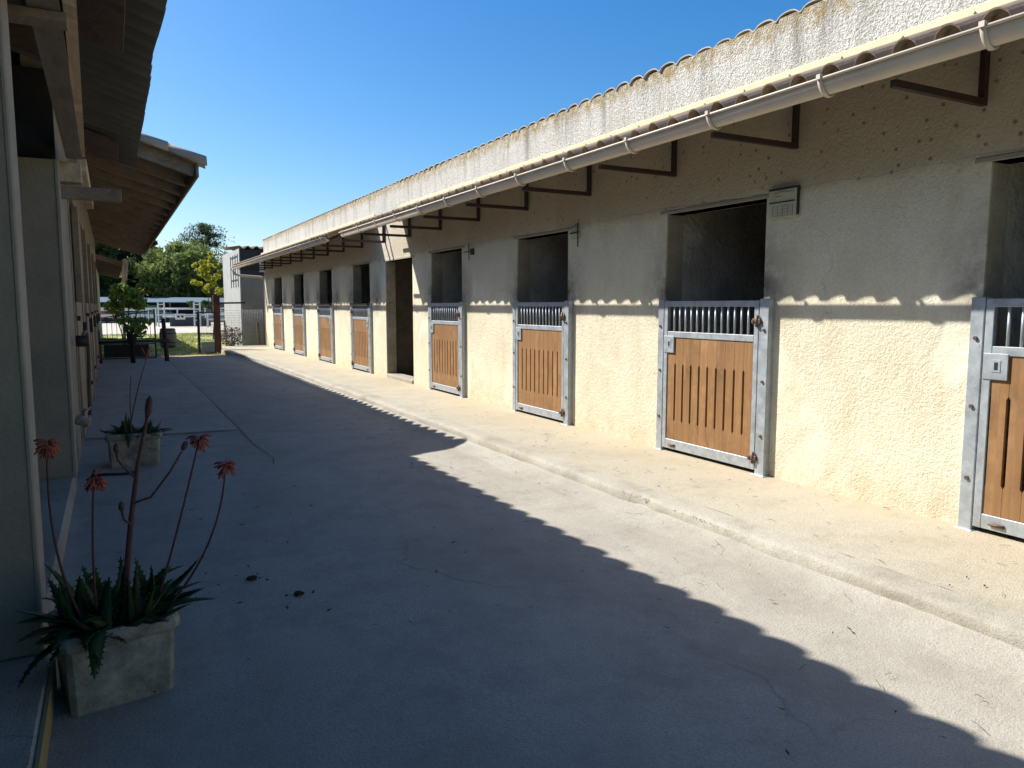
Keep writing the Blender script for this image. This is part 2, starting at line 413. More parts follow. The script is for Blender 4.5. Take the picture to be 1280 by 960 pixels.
# ------------------------------------------------------------------ SETTING
g = MB()
g.add([(-400,-60,-.03),(400,-60,-.03),(400,900,-.03),(-400,900,-.03)], [(0,1,2,3)])
g.build('grass_ground', M['grass'], kind='structure')
# yard: fine grid with slight unevenness
def grid(x0, x1, y0, y1, nx, ny, zf):
    m = MB(); vs = []; fs = []
    for j in range(ny+1):
        for i in range(nx+1):
            x = x0+(x1-x0)*i/nx; y = y0+(y1-y0)*j/ny; vs.append((x, y, zf(x, y)))
    for j in range(ny):
        for i in range(nx):
            a = j*(nx+1)+i; fs.append((a, a+1, a+nx+2, a+nx+1))
    m.add(vs, fs, True); return m
def yz(x, y):
    return .008*noise.noise(Vector((x*1.3, y*.9, 0)))
grid(-6, 3.9, -5, 24.6, 60, 180, yz).build('yard_floor', M['yard'], kind='structure')
ms = MB()
vs = [(-.9, 9.75), (1.30, 9.62), (1.33, 13), (1.32, 21.5), (1.40, 23.9), (-.9, 23.9)]
ms.add([(x, y, .014) for x, y in vs] + [(x, y, -.02) for x, y in vs],
       [tuple(range(6))] + [(i, i+6, (i+1) % 6+6, (i+1) % 6) for i in range(6)])
ms.build('concrete_slab', M['slab'], kind='structure')
jm = MB()     # open joint between the slabs
pts = [(1.35, 22.6), (1.34, 18), (1.35, 13), (1.33, 9.6), (1.31, 8.6), (1.36, 7.6), (1.30, 7.3)]
for i in range(len(pts)-1):
    a = pts[i]; b = pts[i+1]
    jm.add([(a[0]-.005, a[1], .0145), (b[0]-.005, b[1], .0145), (b[0]+.005, b[1], .0145), (a[0]+.005, a[1], .0145)], [(0,1,2,3)])
for a, b in (((-.34, 9.72), (1.31, 9.60)),):
    jm.add([(a[0], a[1]-.012, .0155), (b[0], b[1]-.012, .0155), (b[0], b[1]+.010, .0155), (a[0], a[1]+.010, .0155)], [(0,1,2,3)])
jm.build('slab_joint', simple('dirt_filled_joint', (.09, .08, .07)), kind='structure')
grid(-3, 4.2, 24.6, 26.6, 30, 12, lambda x, y: -.006 - .012*(y-24.6) + .01*noise.noise(Vector((x*2, y*2, 1)))).build('dirt_threshold', M['earth'], kind='structure')
ar = MB()
ar.add([(-60, 45.5, -.012), (70, 45.5, -.012), (70, 108, -.012), (-60, 108, -.012)], [(0,1,2,3)])
ar.build('riding_arena_ground', M['sand'], kind='structure')

# raised walkway with a worn kerb
def kx(y):
    b = 3.38 + .02*noise.noise(Vector((y*.7, 9, 0)))
    if y > 20.5: b -= .30*min(1, (y-20.5)/4)
    return b
w = MB(); vs = []; fs = []; ny = 420
prof = [(0, -.05), (.002, .03), (.005, .07), (.009, .10), (.018, .114), (.04, .121), (.09, .124), (.18, .124), (.21, .125)]
for j in range(ny+1):
    y = -4 + 31.7*j/ny; x0 = kx(y)
    for dx, z in prof:
        q = .010*noise.noise(Vector((y*5, z*8, dx*9))) + .011*noise.noise(Vector((y*24, z*34, 4)))
        chip = .03*max(0, noise.noise(Vector((y*3.1, 20, 0)))-.25) if .03 < z < .12 and dx < .1 else 0
        vs.append((x0+dx+q+chip*1.5, y, z-chip + (.004*noise.noise(Vector((y*9, dx*20, 8))) if z > .1 else 0)))
n = len(prof)
for j in range(ny):
    for k in range(n-1):
        a = j*n+k; fs.append((a, a+n, a+n+1, a+1))
vs.append((3.1, 27.7, -.05)); 
w.add(vs[:-1], fs, True)
w.build('kerb', M['kerb'], kind='structure')
w = MB(); vs = []; fs = []; cols = [.21, .5, .8, 1.0]
for j in range(201):
    y = -4 + 31.7*j/200; x0 = kx(y)+.21
    for k in range(6):
        x = x0 + (4.95-x0)*k/5
        vs.append((x, y, .124 + .004*noise.noise(Vector((x*2, y*1.2, 3)))))
for j in range(200):
    for k in range(5):
        a = j*6+k; fs.append((a, a+1, a+7, a+6))
b = len(vs); x0 = kx(27.7)
vs += [(x0+.0, 27.7, .115), (4.95, 27.7, .124), (4.95, 27.7, -.05), (x0, 27.7, -.05)]
fs.append((b, b+3, b+2, b+1))
w.add(vs, fs, True)
w.build('raised_walkway', M['walk'], kind='structure')
m = MB()      # concrete dragged up against the foot of the kerb
vs = []; fs = []; q = 5
for j in range(281):
    y = -4+28*j/280; e = .34+.10*noise.noise(Vector((y*.8, 2, 0)))
    for k in range(q):
        t_ = k/(q-1); vs.append((kx(y)+.03-e*(1-t_), y, -.008 + .068*t_**1.8 + .006*noise.noise(Vector((y*3, t_*3, 7)))))
for j in range(280):
    for k in range(q-1): fs.append((j*q+k, j*q+k+1, j*q+q+k+1, j*q+q+k))
m.add(vs, fs, True)
m.build('kerb_footing', M['yard'], kind='structure')

# ------------------------------------------------------------------ RIGHT: stable building
SB = empty('stable_building', (4.72, 14, 0), label='long low cream rendered stable block with galvanised half doors, brown brackets and sand coloured gutter', cat='building')
WX = 4.72
doors = [1.4, 4.4, 7.4, 10.4, 15.0, 18.0, 21.0, 24.0]      # near side of each door
op = [(d+.10, d+1.34, .12, 2.38) for d in doors] + [(12.62, 14.10, .12, 2.36)]
ys = sorted(set([-3, 27.0] + [a for o_ in op for a in o_[:2]])); zs = [-.1, .12, 1.0, 2.36, 2.38, 3.26]
mb = MB(); wallgrid(mb, ys, zs, WX, WX+.20, lambda y, z: not any(a < y < b and c < z < d for a, b, c, d in op))
mb.add([(WX, 27, -.1), (8.2, 27, -.1), (8.2, 27, 3.26), (WX, 27, 3.26)], [(3,2,1,0)])
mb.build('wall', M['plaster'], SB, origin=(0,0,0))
mb = MB(); wallgrid(mb, [-3, 27.0], [3.26, 3.742], WX-.006, WX+.20, lambda y, z: True)
mb.build('parapet', M['parapet'], SB, origin=(0,0,0))
# lintel edges above the openings
for a, b_, c, d in op:
    mb = MB(); mb.box(WX-.006, WX+.19, a-.10, b_+.10, d+.0, d+.035, c=.006)
    mb.build('lintel', M['leftedge'], SB)
mb = MB(); mb.box(WX-.02, WX+.25, 12.64, 14.08, .10, .20, c=.02); mb.build('door_step', M['kerb'], SB)
# stall insides
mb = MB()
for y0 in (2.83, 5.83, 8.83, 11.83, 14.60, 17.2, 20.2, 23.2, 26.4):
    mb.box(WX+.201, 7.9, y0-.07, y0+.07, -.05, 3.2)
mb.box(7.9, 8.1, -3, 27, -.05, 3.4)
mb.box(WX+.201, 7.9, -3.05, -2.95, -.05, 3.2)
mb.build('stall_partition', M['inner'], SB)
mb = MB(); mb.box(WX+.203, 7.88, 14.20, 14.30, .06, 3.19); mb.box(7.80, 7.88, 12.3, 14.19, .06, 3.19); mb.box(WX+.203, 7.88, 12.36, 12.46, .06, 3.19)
mb.build('passage_lining', M['passage_dark'], SB)
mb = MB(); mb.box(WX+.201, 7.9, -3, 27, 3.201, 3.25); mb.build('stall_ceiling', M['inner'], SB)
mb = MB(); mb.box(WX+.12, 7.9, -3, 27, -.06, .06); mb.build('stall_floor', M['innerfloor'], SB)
# tiles on the parapet, sloping away
P = .235
mb = MB(); sheet(mb, -3.05, 27.1, WX-.014, 3.734, 8.3, 3.30, lambda y: hump(y, P, .044, .85), P/14, .010, .03)
mb.build('ridge_tiles', M['tilecap'], SB)
# awning: two runs with a gap over the passage
for y0, y1 in ((-3.05, 13.20), (14.65, 27.45)):
    mb = MB(); sheet(mb, y0, y1, 3.815, 2.848, WX-.008, 3.175, lambda y: hump(y, P, .090 + .010*noise.noise(Vector((math.floor(y/P)*.77, 2, 1))), .66), P/14, .010, .02)
    mb.build('awning_tiles', M['tile'], SB)
    mb = MB()
    mb.add([(WX-.020, y0, 3.236), (WX-.020, y1, 3.236), (WX-.020, y1, 3.318), (WX-.020, y0, 3.318)], [(0,1,2,3)])
    mb.add([(WX-.009, y0, 3.236), (WX-.009, y1, 3.236), (WX-.009, y1, 3.326), (WX-.009, y0, 3.326)], [(3,2,1,0)])
    mb.add([(WX-.020, y0, 3.318), (WX-.020, y1, 3.318), (WX-.009, y1, 3.326), (WX-.009, y0, 3.326)], [(0,1,2,3)])
    yy = y0+.3
    while yy < y1:
        mb.tube([(WX-.030, yy, 3.285), (WX-.019, yy, 3.285)], .009, 6); yy += .47
    mb.build('flashing', M['flash'], SB)
# gutter runs
def gutter(y0, y1):
    g = MB(); cx, cz, r = 3.795, 2.820, .052
    prof = []
    tilt = math.radians(-28)
    for k in range(13):
        a = PI + PI*k/12; prof.append((r*math.cos(a), r*math.sin(a)*1.05))
    inner = [(x*.93, z*.93) for x, z in prof][::-1]
    loop = prof + inner
    loop = [(cx + x*math.cos(tilt) - z*math.sin(tilt)*0 , cz + z + x*math.sin(tilt)) for x, z in loop]
    n = len(loop); vs = [(x, y, z) for y in (y0, y1) for x, z in loop]
    fs = [(i, (i+1) % n, (i+1) % n+n, i+n) for i in range(n)] + [tuple(range(n))[::-1], tuple(range(n, 2*n))]
    g.add(vs, fs, True)
    # rolled front bead
    g.tube([(cx-r-.004, y0, cz+.022), (cx-r-.004, y1, cz+.022)], .009, 8)
    # end caps
    for y in (y0+.004, y1-.004):
        c = len(prof); g.add([(cx + x, y, cz+z+x*math.sin(tilt)) for x, z in prof], [tuple(range(c))])
    o = g.build('gutter', M['gutter'], SB)
    y = y0 + .25 if y0 > 0 else -2.45
    while y < y1-.05:
        c = MB(); pp = []
        for k in range(11):
            a = PI + PI*k/10; x, z = (r+.006)*math.cos(a), (r+.006)*math.sin(a)*1.05
            pp.append((x, z))
        vs = []
        for dy in (-.014, .014):
            for sc_ in (1.0, 1.12):
                for x, z in pp: vs.append((cx+x*sc_, y+dy, cz+z*sc_+x*math.sin(tilt)))
        q = 11; fs = []
        for i in range(q-1):
            fs += [(i, i+1, q+i+1, q+i), (2*q+i, 3*q+i, 3*q+i+1, 2*q+i+1), (q+i, q+i+1, 3*q+i+1, 3*q+i), (i, 2*q+i, 2*q+i+1, i+1)]
        c.add(vs, fs, True)
        c.box(cx-r-.022, cx-r+.002, y-.014, y+.014, cz+.018, cz+.046)
        c.build('gutter_clip', M['gutter'], o, origin=WO[o.name]); y += .94
    return o
gutter(-3.05, 13.75)
gutter(14.85, 27.55)
dp = MB(); dp.tube([(3.80, 27.62, 2.80), (3.80, 27.64, 2.68), (3.84, 27.63, 2.60), (3.98, 27.60, 2.56), (4.62, 27.2, 2.50), (4.72, 27.12, 2.44), (4.74, 27.08, 2.3), (4.74, 27.08, .15)], .04, 10)
dp.build('downpipe', M['gutter'], SB)
# brackets
by = [1.39 + 1.411*k for k in range(-2, 19)]
pr = MB(); Y0 = 0
pr.box(WX-.050, WX-.008, -.02, .02, 2.715, 3.10, c=.003)
pr.bar((WX-.05, 0, 2.735), (3.86, 0, 2.735), .036, .040)
pr.bar((WX-.05, 0, 3.135), (3.84, 0, 2.795), .036, .040)
BR = pr.build('bracket', M['brown_steel'], SB, origin=(0,0,0))
first = True
for y in by:
    b_ = BR if first else BR.copy()
    if not first: col.objects.link(b_); b_.parent = SB
    b_.location = (-WX, y-14, 0); first = False
# purlin under the tiles
for y0, y1 in ((-3, 13.5), (14.8, 27.4)):
    mb = MB(); mb.bar((3.90, y0, 2.865), (3.90, y1, 2.865), .035, .03); mb.bar((4.35, y0, 3.035), (4.35, y1, 3.035), .035, .03)
    mb.build('purlin', M['brown_steel'], SB)

# ---- stable door, hinge on the near side; local origin at near lower corner, y grows away
def make_door(flip):
    """galvanised post pair carrying a half door"""
    W = 1.40
    Y = (lambda y: W-y) if flip else (lambda y: y)
    def B(mb, x0, x1, y0, y1, z0, z1, c=.003): mb.box(x0, x1, Y(y0), Y(y1), z0, z1, c=c)
    lf = MB(); a, b = .118, W-.092                              # leaf frame, tube 45
    B(lf, -.050, -.012, a, a+.05, .035, 1.44); B(lf, -.050, -.012, b-.05, b, .035, 1.44)
    B(lf, -.049, -.013, a+.05, b-.05, .035, .125); B(lf, -.049, -.013, a+.05, b-.05, 1.39, 1.44)
    B(lf, -.049, -.013, a+.05, b-.05, 1.10, 1.155)
    root = lf.build('stable_door', M['galv'], origin=(0,0,0))
    f = MB(); B(f, -.060, .03, .0, .105, 0, 1.455, .006); B(f, -.085, -.005, -.02, .12, 0, .008); f.build('door_post', M['galv'], root, origin=(0,0,0))
    f = MB(); B(f, -.050, .03, W-.085, W-.0, 0, 1.45, .005); B(f, -.07, .0, W-.10, W+.015, 0, .008); f.build('door_post', M['galv'], root, origin=(0,0,0))
    gr = MB(); y = a+.05+.052; n = 13; st = (b-a-.10)/(n+1)
    for k in range(1, n+1):
        yy = a+.05+st*k; gr.tube([(-.031, Y(yy), 1.15), (-.031, Y(yy), 1.395)], .0105, 8)
    gr.build('grille', M['galv'], root, origin=(0,0,0))
    # boards with routed slots: solid rows top and bottom, gaps between
    wd = MB(); y0, y1 = a+.05, b-.05; nb = 10; bw = (y1-y0)/nb; s = .0125
    for k in range(nb):
        p, q = y0+bw*k, y0+bw*(k+1)
        l = p + (s if k > 0 else s*.7); r_ = q - (s if k < nb-1 else s*.7); g2 = .0012
        # outline of a board with necked middle
        zl, zh = .30, .86
        out = [(p+g2, .127), (q-g2, .127), (q-g2, zl), (r_, zl+.02), (r_, zh-.02), (q-g2, zh), (q-g2, 1.099), (p+g2, 1.099), (p+g2, zh), (l, zh-.02), (l, zl+.02), (p+g2, zl)]
        xf, xb = -.040, -.017
        vs = [(xf, Y(u), z) for u, z in out] + [(xb, Y(u), z) for u, z in out]; n_ = len(out)
        quads = [(0,1,2,11), (11,2,3,10), (10,3,4,9), (9,4,5,8), (8,5,6,7)]
        fs = []
        for qd in quads:
            fs.append(qd if flip else qd[::-1]); fs.append(tuple(i+n_ for i in (qd[::-1] if flip else qd)))
        for i in range(n_):
            j = (i+1) % n_; e = (i, i+n_, j+n_, j); fs.append(e if flip else e[::-1])
        wd.add(vs, fs)
    wd.build('wood_panel', M['doorwood'], root, origin=(0,0,0))
    lk = MB(); B(lk, -.056, -.042, b-.150, b-.004, .955, 1.112, .002)
    B(lk, -.059, -.055, b-.110, b-.060, 1.0, 1.075, .001)
    lo = lk.build('lock_plate', M['galv'], root, origin=(0,0,0))
    kh = MB(); B(kh, -.0615, -.0585, b-.094, b-.074, 1.015, 1.06, .001); kh.build('keyhole', M['black'], lo, origin=(0,0,0))
    for z in (.14, 1.27):
        h = MB(); B(h, -.080, -.0505, .075, .165, z-.022, z+.022, .004)
        h.tube([(-.077, Y(.112), z-.045), (-.077, Y(.112), z+.05)], .013, 8)
        h.tube([(-.09, Y(.15), z), (-.06, Y(.15), z)], .012, 6)
        h.build('hinge', M['bolt'], root, origin=(0,0,0))
    for yy, xf in ((.045, -.060), (W-.042, -.050)):
        for z in (.33, .78, 1.2):
            bo = MB(); bo.tube([(xf-.012, Y(yy), z), (xf+.002, Y(yy), z)], .013, 6)
            bo.build('post_bolt', M['bolt'], root, origin=(0,0,0))
    fb = MB(); B(fb, -.062, -.0505, b-.19, b-.12, .06, .085, .002); fb.tube([(-.060, Y(b-.185), .075), (-.060, Y(b-.10), .072)], .007, 6)
    fb.build('foot_bolt', M['bolt'], root, origin=(0,0,0))
    return root
DA = make_door(False); DB = make_door(True)
used = set()
for i, d in enumerate(doors):
    src = DA if i < 4 else DB
    if src.name not in used: o = src; used.add(src.name)
    else: o = copy_tree(src)
    o.parent = SB; o.location = (0, d-.02-14, .122)
# dark rubbish board edges above the four far doors
for d in doors[4:]:
    mb = MB(); mb.bar((WX-.075, d+.03, 1.545), (WX-.075, d+1.3, 1.545), .03, .05); mb.build('chew_strip', M['blackiron'], SB)

# signs fixed on the render
s = empty('notice_board', (WX-.006, 4.31, 2.3), label='faded yellow notice board with a black line on the wall beside the second door opening', cat='sign')
mb = MB(); mb.box(WX-.022, WX-.008, 4.18, 4.46, 2.205, 2.425, c=.002); mb.build('board', M['signm'], s)
mb = MB(); mb.box(WX-.026, WX-.0225, 4.20, 4.455, 2.325, 2.334); mb.build('black_rule', M['black_line'], s)
mb = MB()
for a, b_, z in ((4.37, 4.40, 2.40), (4.30, 4.36, 2.405), (4.34, 4.39, 2.372), (4.21, 4.29, 2.40)): mb.box(WX-.0255, WX-.0225, a, b_, z, z+.007)
for k in range(4): mb.box(WX-.0250, WX-.0225, 4.21, 4.42, 2.225+.024*k, 2.227+.024*k)
for k in range(5): mb.box(WX-.0245, WX-.0225, 4.215+.05*k, 4.217+.05*k, 2.222, 2.30)
mb.build('faded_lettering', M['signink'], s)
mb = MB(); mb.box(WX-.024, WX-.0075, 4.165, 4.179, 2.22, 2.44); mb.box(WX-.024, WX-.0075, 4.18, 4.46, 2.426, 2.44); mb.build('edge_rail', M['blackiron'], s)
for i, (y, lab) in enumerate(((7.33, 'small pale card in a wire holder on the wall beside the third door opening'), )):
    s = empty('card_holder', (WX, y, 2.3), label=lab, cat='card holder')
    mb = MB(); mb.box(WX-.018, WX-.008, y-.075, y+.09, 2.27, 2.40, c=.001); mb.build('card', M['signm'], s)
    mb = MB(); mb.tube([(WX-.03, y-.08, 2.18), (WX-.03, y-.08, 2.45)], .007, 6); mb.tube([(WX-.03, y-.10, 2.345), (WX-.03, y+.09, 2.34)], .008, 6); mb.build('wire_bracket', M['blackiron'], s)
s = empty('wall_hook', (WX, 10.23, 2.3), label='small black iron hook with a square plate on the wall beside the fourth door opening', cat='hook')
mb = MB(); mb.box(WX-.03, WX-.005, 10.05, 10.14, 2.26, 2.35, c=.002); mb.build('plate', M['blackiron'], s)
mb = MB(); mb.tube([(WX-.035, 10.35, 2.31), (WX-.035, 10.10, 2.31)], .008, 6); mb.tube([(WX-.035, 10.17, 2.18), (WX-.035, 10.17, 2.42)], .006, 6); mb.build('rod', M['blackiron'], s)

# ------------------------------------------------------------------ LEFT: old stable row
LB = empty('left_stable_row', (-.4, 12, 0), label='old grey stable row with timber roof overhanging the shaded side of the yard', cat='building')
LX = -.34
PL = .25
def pillar(y0, y1, x1, z1, name='pillar'):
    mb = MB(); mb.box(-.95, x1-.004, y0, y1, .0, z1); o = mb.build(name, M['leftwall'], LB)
    mb = MB(); mb.box(x1-.022, x1, y0-.004, y1+.002, .12, z1, c=.006); mb.build('corner_render', M['leftedge'], o, origin=WO[o.name])  # slightly paler strip: light reflected onto this side is put into the colour
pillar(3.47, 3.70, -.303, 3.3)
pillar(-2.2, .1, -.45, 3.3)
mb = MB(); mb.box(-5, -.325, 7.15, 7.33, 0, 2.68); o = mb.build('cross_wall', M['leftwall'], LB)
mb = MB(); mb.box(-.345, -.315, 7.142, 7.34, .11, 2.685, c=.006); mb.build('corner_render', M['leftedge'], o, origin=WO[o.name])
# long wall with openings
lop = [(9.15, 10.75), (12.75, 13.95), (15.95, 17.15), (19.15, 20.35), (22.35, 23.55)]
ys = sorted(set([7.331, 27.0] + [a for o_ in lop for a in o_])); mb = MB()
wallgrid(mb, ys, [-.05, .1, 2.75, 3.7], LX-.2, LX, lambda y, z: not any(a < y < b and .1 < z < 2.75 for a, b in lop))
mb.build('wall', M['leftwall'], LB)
mb = MB(); wallgrid(mb, [-3, 27], [-.05, 5.4], -5.2, -5, lambda y, z: True)
mb.add([(-5, 27, -.05), (LX-.21, 27, -.05), (LX-.21, 27, 3.75), (-5, 27, 5.3)], [(3,2,1,0)])
mb.add([(-5, -3, -.05), (-.9, -3, -.05), (-.9, -3, 3.7), (-5, -3, 5.0)], [(0,1,2,3)])
mb.build('rear_wall', M['inner'], LB)
for a, b_ in lop:
    d = MB(); d.box(LX-.02, LX+.03, a+.04, b_-.04, .10, 1.56, c=.005); do = d.build('half_door', M['oldwoodz'], LB)
    fr = MB(); fr.box(LX-.03, LX+.012, a-.09, a+.02, .0, 2.72, c=.004); fr.build('door_frame', M['oldwoodz'], do, origin=WO[do.name]); fr = MB(); fr.box(LX-.03, LX+.045, b_-.035, b_+.09, .0, 2.72, c=.006)
    fr.build('door_frame', M['oldwoodz'], do, origin=WO[do.name])
    h = MB(); h.box(LX+.031, LX+.075, b_-.14, b_-.05, 1.10, 1.32, c=.006); h.tube([(LX+.05, b_-.2, 1.2), (LX+.05, b_-.0, 1.2)], .012, 6)
    h.box(LX+.031, LX+.055, a+.02, a+.25, .35, .40, c=.004); h.box(LX+.031, LX+.055, a+.02, a+.25, 1.36, 1.41, c=.004)
    h.build('latch', M['blackiron'], do, origin=WO[do.name])
    sh = MB(); sh.box(LX+.002, LX+.034, b_+.10, b_+.95, 1.66, 2.60, c=.004); sh.build('shutter', M['leftwall'], LB)
# raised threshold between pillar and cross wall with painted edge
mb = MB(); mb.box(-5, -.325, 3.74, 7.14, -.02, .11, c=.02); mb.box(-5, -.27, -3, 3.46, -.02, .125, c=.02)
mb.build('threshold', M['kerb'], LB)
mb = MB(); mb.box(-.275, -.262, 1.5, 3.44, .0, .118); mb.build('painted_edge', M['yellowpaint'], LB)
# near roof: grey sheets on timber
NX, NZ = .346, 3.25; SL = .30
def zr(x, x0=NX, z0=NZ): return z0 + (x0-x)*SL
mb = MB(); sheet(mb, -3.0, 10.95, NX, NZ-.04, -5.3, zr(-5.3)-.04, lambda y: hump(y, PL, .078 + .022*noise.noise(Vector((math.floor(y/PL)*.63, 5, 1))), 1.0), PL/12, .009, .03)
mb.build('near_roof_sheets', M['sheet'], LB)
mb = MB(); mb.bar((-.16, .5, 2.80), (-.207, 7.35, 2.80), .115, .14); mb.build('beam', M['oldwood'], LB)
mb = MB(); mb.bar((-.05, 1.5, 2.81), (-.150, 7.35, 2.81), .050, .12); mb.build('beam', M['palebeam'], LB)
mb = MB(); mb.box(-5, -.10, 3.74, 3.86, 2.688, 2.728, c=.004); mb.build('tie_beam', M['oldwoodx'], LB)
mb = MB(); mb.box(-5, -.335, 7.262, 7.326, 2.682, 3.40); mb.build('roof_void_shade', M['black'], LB)  # black sheet added for the dark roof interior, its shade put in as colour
for y in (-1.2, 1.3, 4.35, 6.3, 8.4, 9.9):
    mb = MB(); mb.bar((-4.8, y, zr(-4.8)-.15), (-.16, y, zr(-.16)-.15), .07, .14); mb.build('rafter', M['reddish'], LB)
for y in (4.75, 9.3):   # plank panels nailed under the sheets
    mb = MB()
    for k in range(6):
        x0, x1 = -.32, .16; q = y+.225*k
        mb.bar((x0, q, zr(x0)-.062), (x1, q, zr(x1)-.062), .218, .022)
    mb.build('soffit_planks', M['reddish'], LB)
mb = MB(); mb.box(-.60, .13, 7.36, 7.48, 2.41, 2.51, c=.005); mb.build('projecting_joist', M['oldwoodx'], LB)
mb = MB(); mb.box(-.325, -.16, 7.34, 7.56, 2.54, 2.70, c=.005); mb.build('timber_block', M['palebeam'], LB)
mb = MB(); mb.box(-.20, -.12, 7.49, 10.4, 2.66, 2.76, c=.005); mb.build('beam', M['palebeam'], LB)
# far roof: wider, tiled, with rafters, fascia and clay verge
FX, FZ = 1.02, 3.28; S2 = .31
def zf(x): return FZ + (FX-x)*S2
mb = MB(); sheet(mb, 10.12, 27.6, FX+.05, FZ-.015, -5.3, zf(-5.3), lambda y: hump(y, PL, .065, .7), PL/12, .012, .03)
mb.build('far_roof_tiles', M['verge'], LB)
mb = MB(); 
x = -.34
while x < FX-.26:
    mb.bar((x+.07, 10.1, zf(x+.07)-.035), (x+.07, 27.5, zf(x+.07)-.035), .146, .018, up=(S2, 0, 1)); x += .15
mb.build('soffit_boards', M['palesoffit'], LB)
y = 10.2; k = 0
while y < 27.5:
    mb = MB(); mb.bar((-.5, y, zf(-.5)-.125), (FX-.03, y, zf(FX-.03)-.115), .07, .15); mb.build('rafter', M['oldwoodx'], LB); y += .93
mb = MB(); mb.box(FX-.02, FX+.012, 10.08, 27.5, FZ-.20, FZ-.035, c=.004); mb.build('fascia', M['oldwoodx'], LB)
vt = MB()
def halftile(x0, x1, yc, r0, r1):
    vs = []; fs = []; n = 10
    for rr_ in (0, -.014):
        for x, r in ((x0, r0+rr_), (x1, r1+rr_)):
            for k in range(n+1):
                a = PI*1.15*k/n - PI*.075; vs.append((x, yc-r*math.cos(a), zf(x)-.02+r*math.sin(a)))
    q = n+1
    for k in range(n):
        fs += [(k, k+1, q+k+1, q+k), (2*q+k, 3*q+k, 3*q+k+1, 2*q+k+1), (q+k, q+k+1, 3*q+k+1, 3*q+k), (k, 2*q+k, 2*q+k+1, k+1)]
    fs += [(0, q, 3*q, 2*q), (n, 2*q+n, 3*q+n, q+n)]
    vt.add(vs, fs, True)
x = FX+.10; k = 0
while x > -1.5:
    halftile(x-.48, x, 10.10, .092, .112); x -= .42
vt.build('verge_tiles', M['verge'], LB)
# third, lowest roof at the end
TL = empty('end_lean_to', (-.5, 29.5, 0), label='low brown lean-to roof past the end of the left stable row', cat='lean-to')
mb = MB()
for k in range(30): mb.bar((-1.4, 28.1+.45*k, 3.46), (.45, 28.1+.45*k, 2.92), .44, .03)
for k in range(14): mb.bar((-1.4, 28.2+1.0*k, 3.38), (.42, 28.2+1.0*k, 2.85), .08, .10)
mb.build('roof_boards', M['reddish'], TL)
mb = MB(); mb.tube([(.50, 27.9, 2.96), (.50, 41.5, 2.96)], .09, 10); mb.tube([(.50, 28.0, 2.92), (.46, 28.0, 2.45), (.36, 28.02, 2.15), (.36, 28.02, 0)], [.10, .07, .05, .05], 10); mb.build('eave_pipe', M['verge'], TL)
mb = MB(); mb.box(-1.4, -.42, 28, 41, 0, 3.0); mb.build('wall', M['leftwall'], TL)

# hose on a hook, cup and tap on the left wall
hs = empty('garden_hose', (-.27, 8.3, 1.0), label='grey hose hanging in a loop on the left wall', cat='hose')
pts = []
for k in range(25):
    a = k/24; pts.append((-.25+.03*math.sin(a*PI), 8.35+.75*a, 1.22 + .12*math.sin(a*PI*1.0) - .85*a**2.2))
mb = MB(); mb.tube(pts, .018, 8)
mb.build('tube', M['rubber_hose'], hs)
mb = MB(); mb.tube([(-.31, 8.35, 1.18), (-.20, 8.35, 1.18)], .055, 12); mb.build('hose_hook', M['blackiron'], hs)
cp = MB(); cp.tube([(-.32, 7.75, .50), (-.215, 7.72, .47)], .045, 12); cp.tube([(-.26, 7.76, .42), (-.25, 7.76, .56), (-.2, 7.8, .60)], .012, 6)
cp.build('tap', M['stone'], label='stubby grey pipe end sticking out of the left wall near the second planter', cat='pipe')
gh = MB(); pts = [(-.20 + .0*k, 7.70-.03*k, .03+.01*math.sin(k)) for k in range(3)] + [(-.22+.09*k, 7.55+.03*math.sin(k*1.7), .012) for k in range(5)]
gh.tube(pts, .012, 6); gh.build('ground_hose', M['black'], label='thin black hose end lying on the ground behind the near planter', cat='hose')

# ------------------------------------------------------------------ planters and aloes
def planter(x, y, rz, w, d, h, label):
    r = empty('stone_planter', (x, y, 0), label=label, cat='planter', group='cast stone planters along the left wall')
    mt = Matrix.Translation((x, y, 0)) @ Matrix.Rotation(rz, 4, 'Z')
    bm = bmesh.new()
    def ring(sw, sd, z, c=.02):
        a, b = sw/2, sd/2
        return [(a-c, -b, z), (a, -b+c, z), (a, b-c, z), (a-c, b, z), (-a+c, b, z), (-a, b-c, z), (-a, -b+c, z), (-a+c, -b, z)]
    levels = [(w*.86, d*.86, .0), (w*.865, d*.865, .012), (w*.87, d*.87, .03), (w*.885, d*.885, h*.35), (w*.90, d*.90, h*.62), (w*.91, d*.91, h-.065), (w*.95, d*.95, h-.058), (w*.99, d*.99, h-.048), (w, d, h-.03), (w*.985, d*.985, h-.008), (w*.95, d*.95, h), (w*.84, d*.84, h-.002), (w*.82, d*.82, h-.03), (w*.8, d*.8, h-.07)]
    vs = []; 
    for a, b, z in levels: vs += ring(a, b, z)
    vs = [(p[0]*(1+.012*noise.noise(Vector(p)*14)), p[1]*(1+.012*noise.noise(Vector(p)*14)), p[2]) for p in vs]
    fs = [(i*8+k, i*8+(k+1) % 8, i*8+8+(k+1) % 8, i*8+8+k) for i in range(len(levels)-1) for k in range(8)] + [tuple(range(8))[::-1]]
    m = MB(); m.add(vs, fs, False); m.xform(mt); m.build('pot', M['stone'], r)
    m = MB(); m.add(ring(w*.82, d*.82, h-.035), [tuple(range(8))]); m.xform(mt); m.build('soil', M['soil'], r)
    return r
planter(-.05, 3.28, math.radians(10), .415, .37, .31, 'cast stone planter nearest the camera on the shaded yard floor')
planter(.145, 8.05, math.radians(-3), .49, .42, .32, 'cast stone planter farther along the left wall on the shaded yard floor')

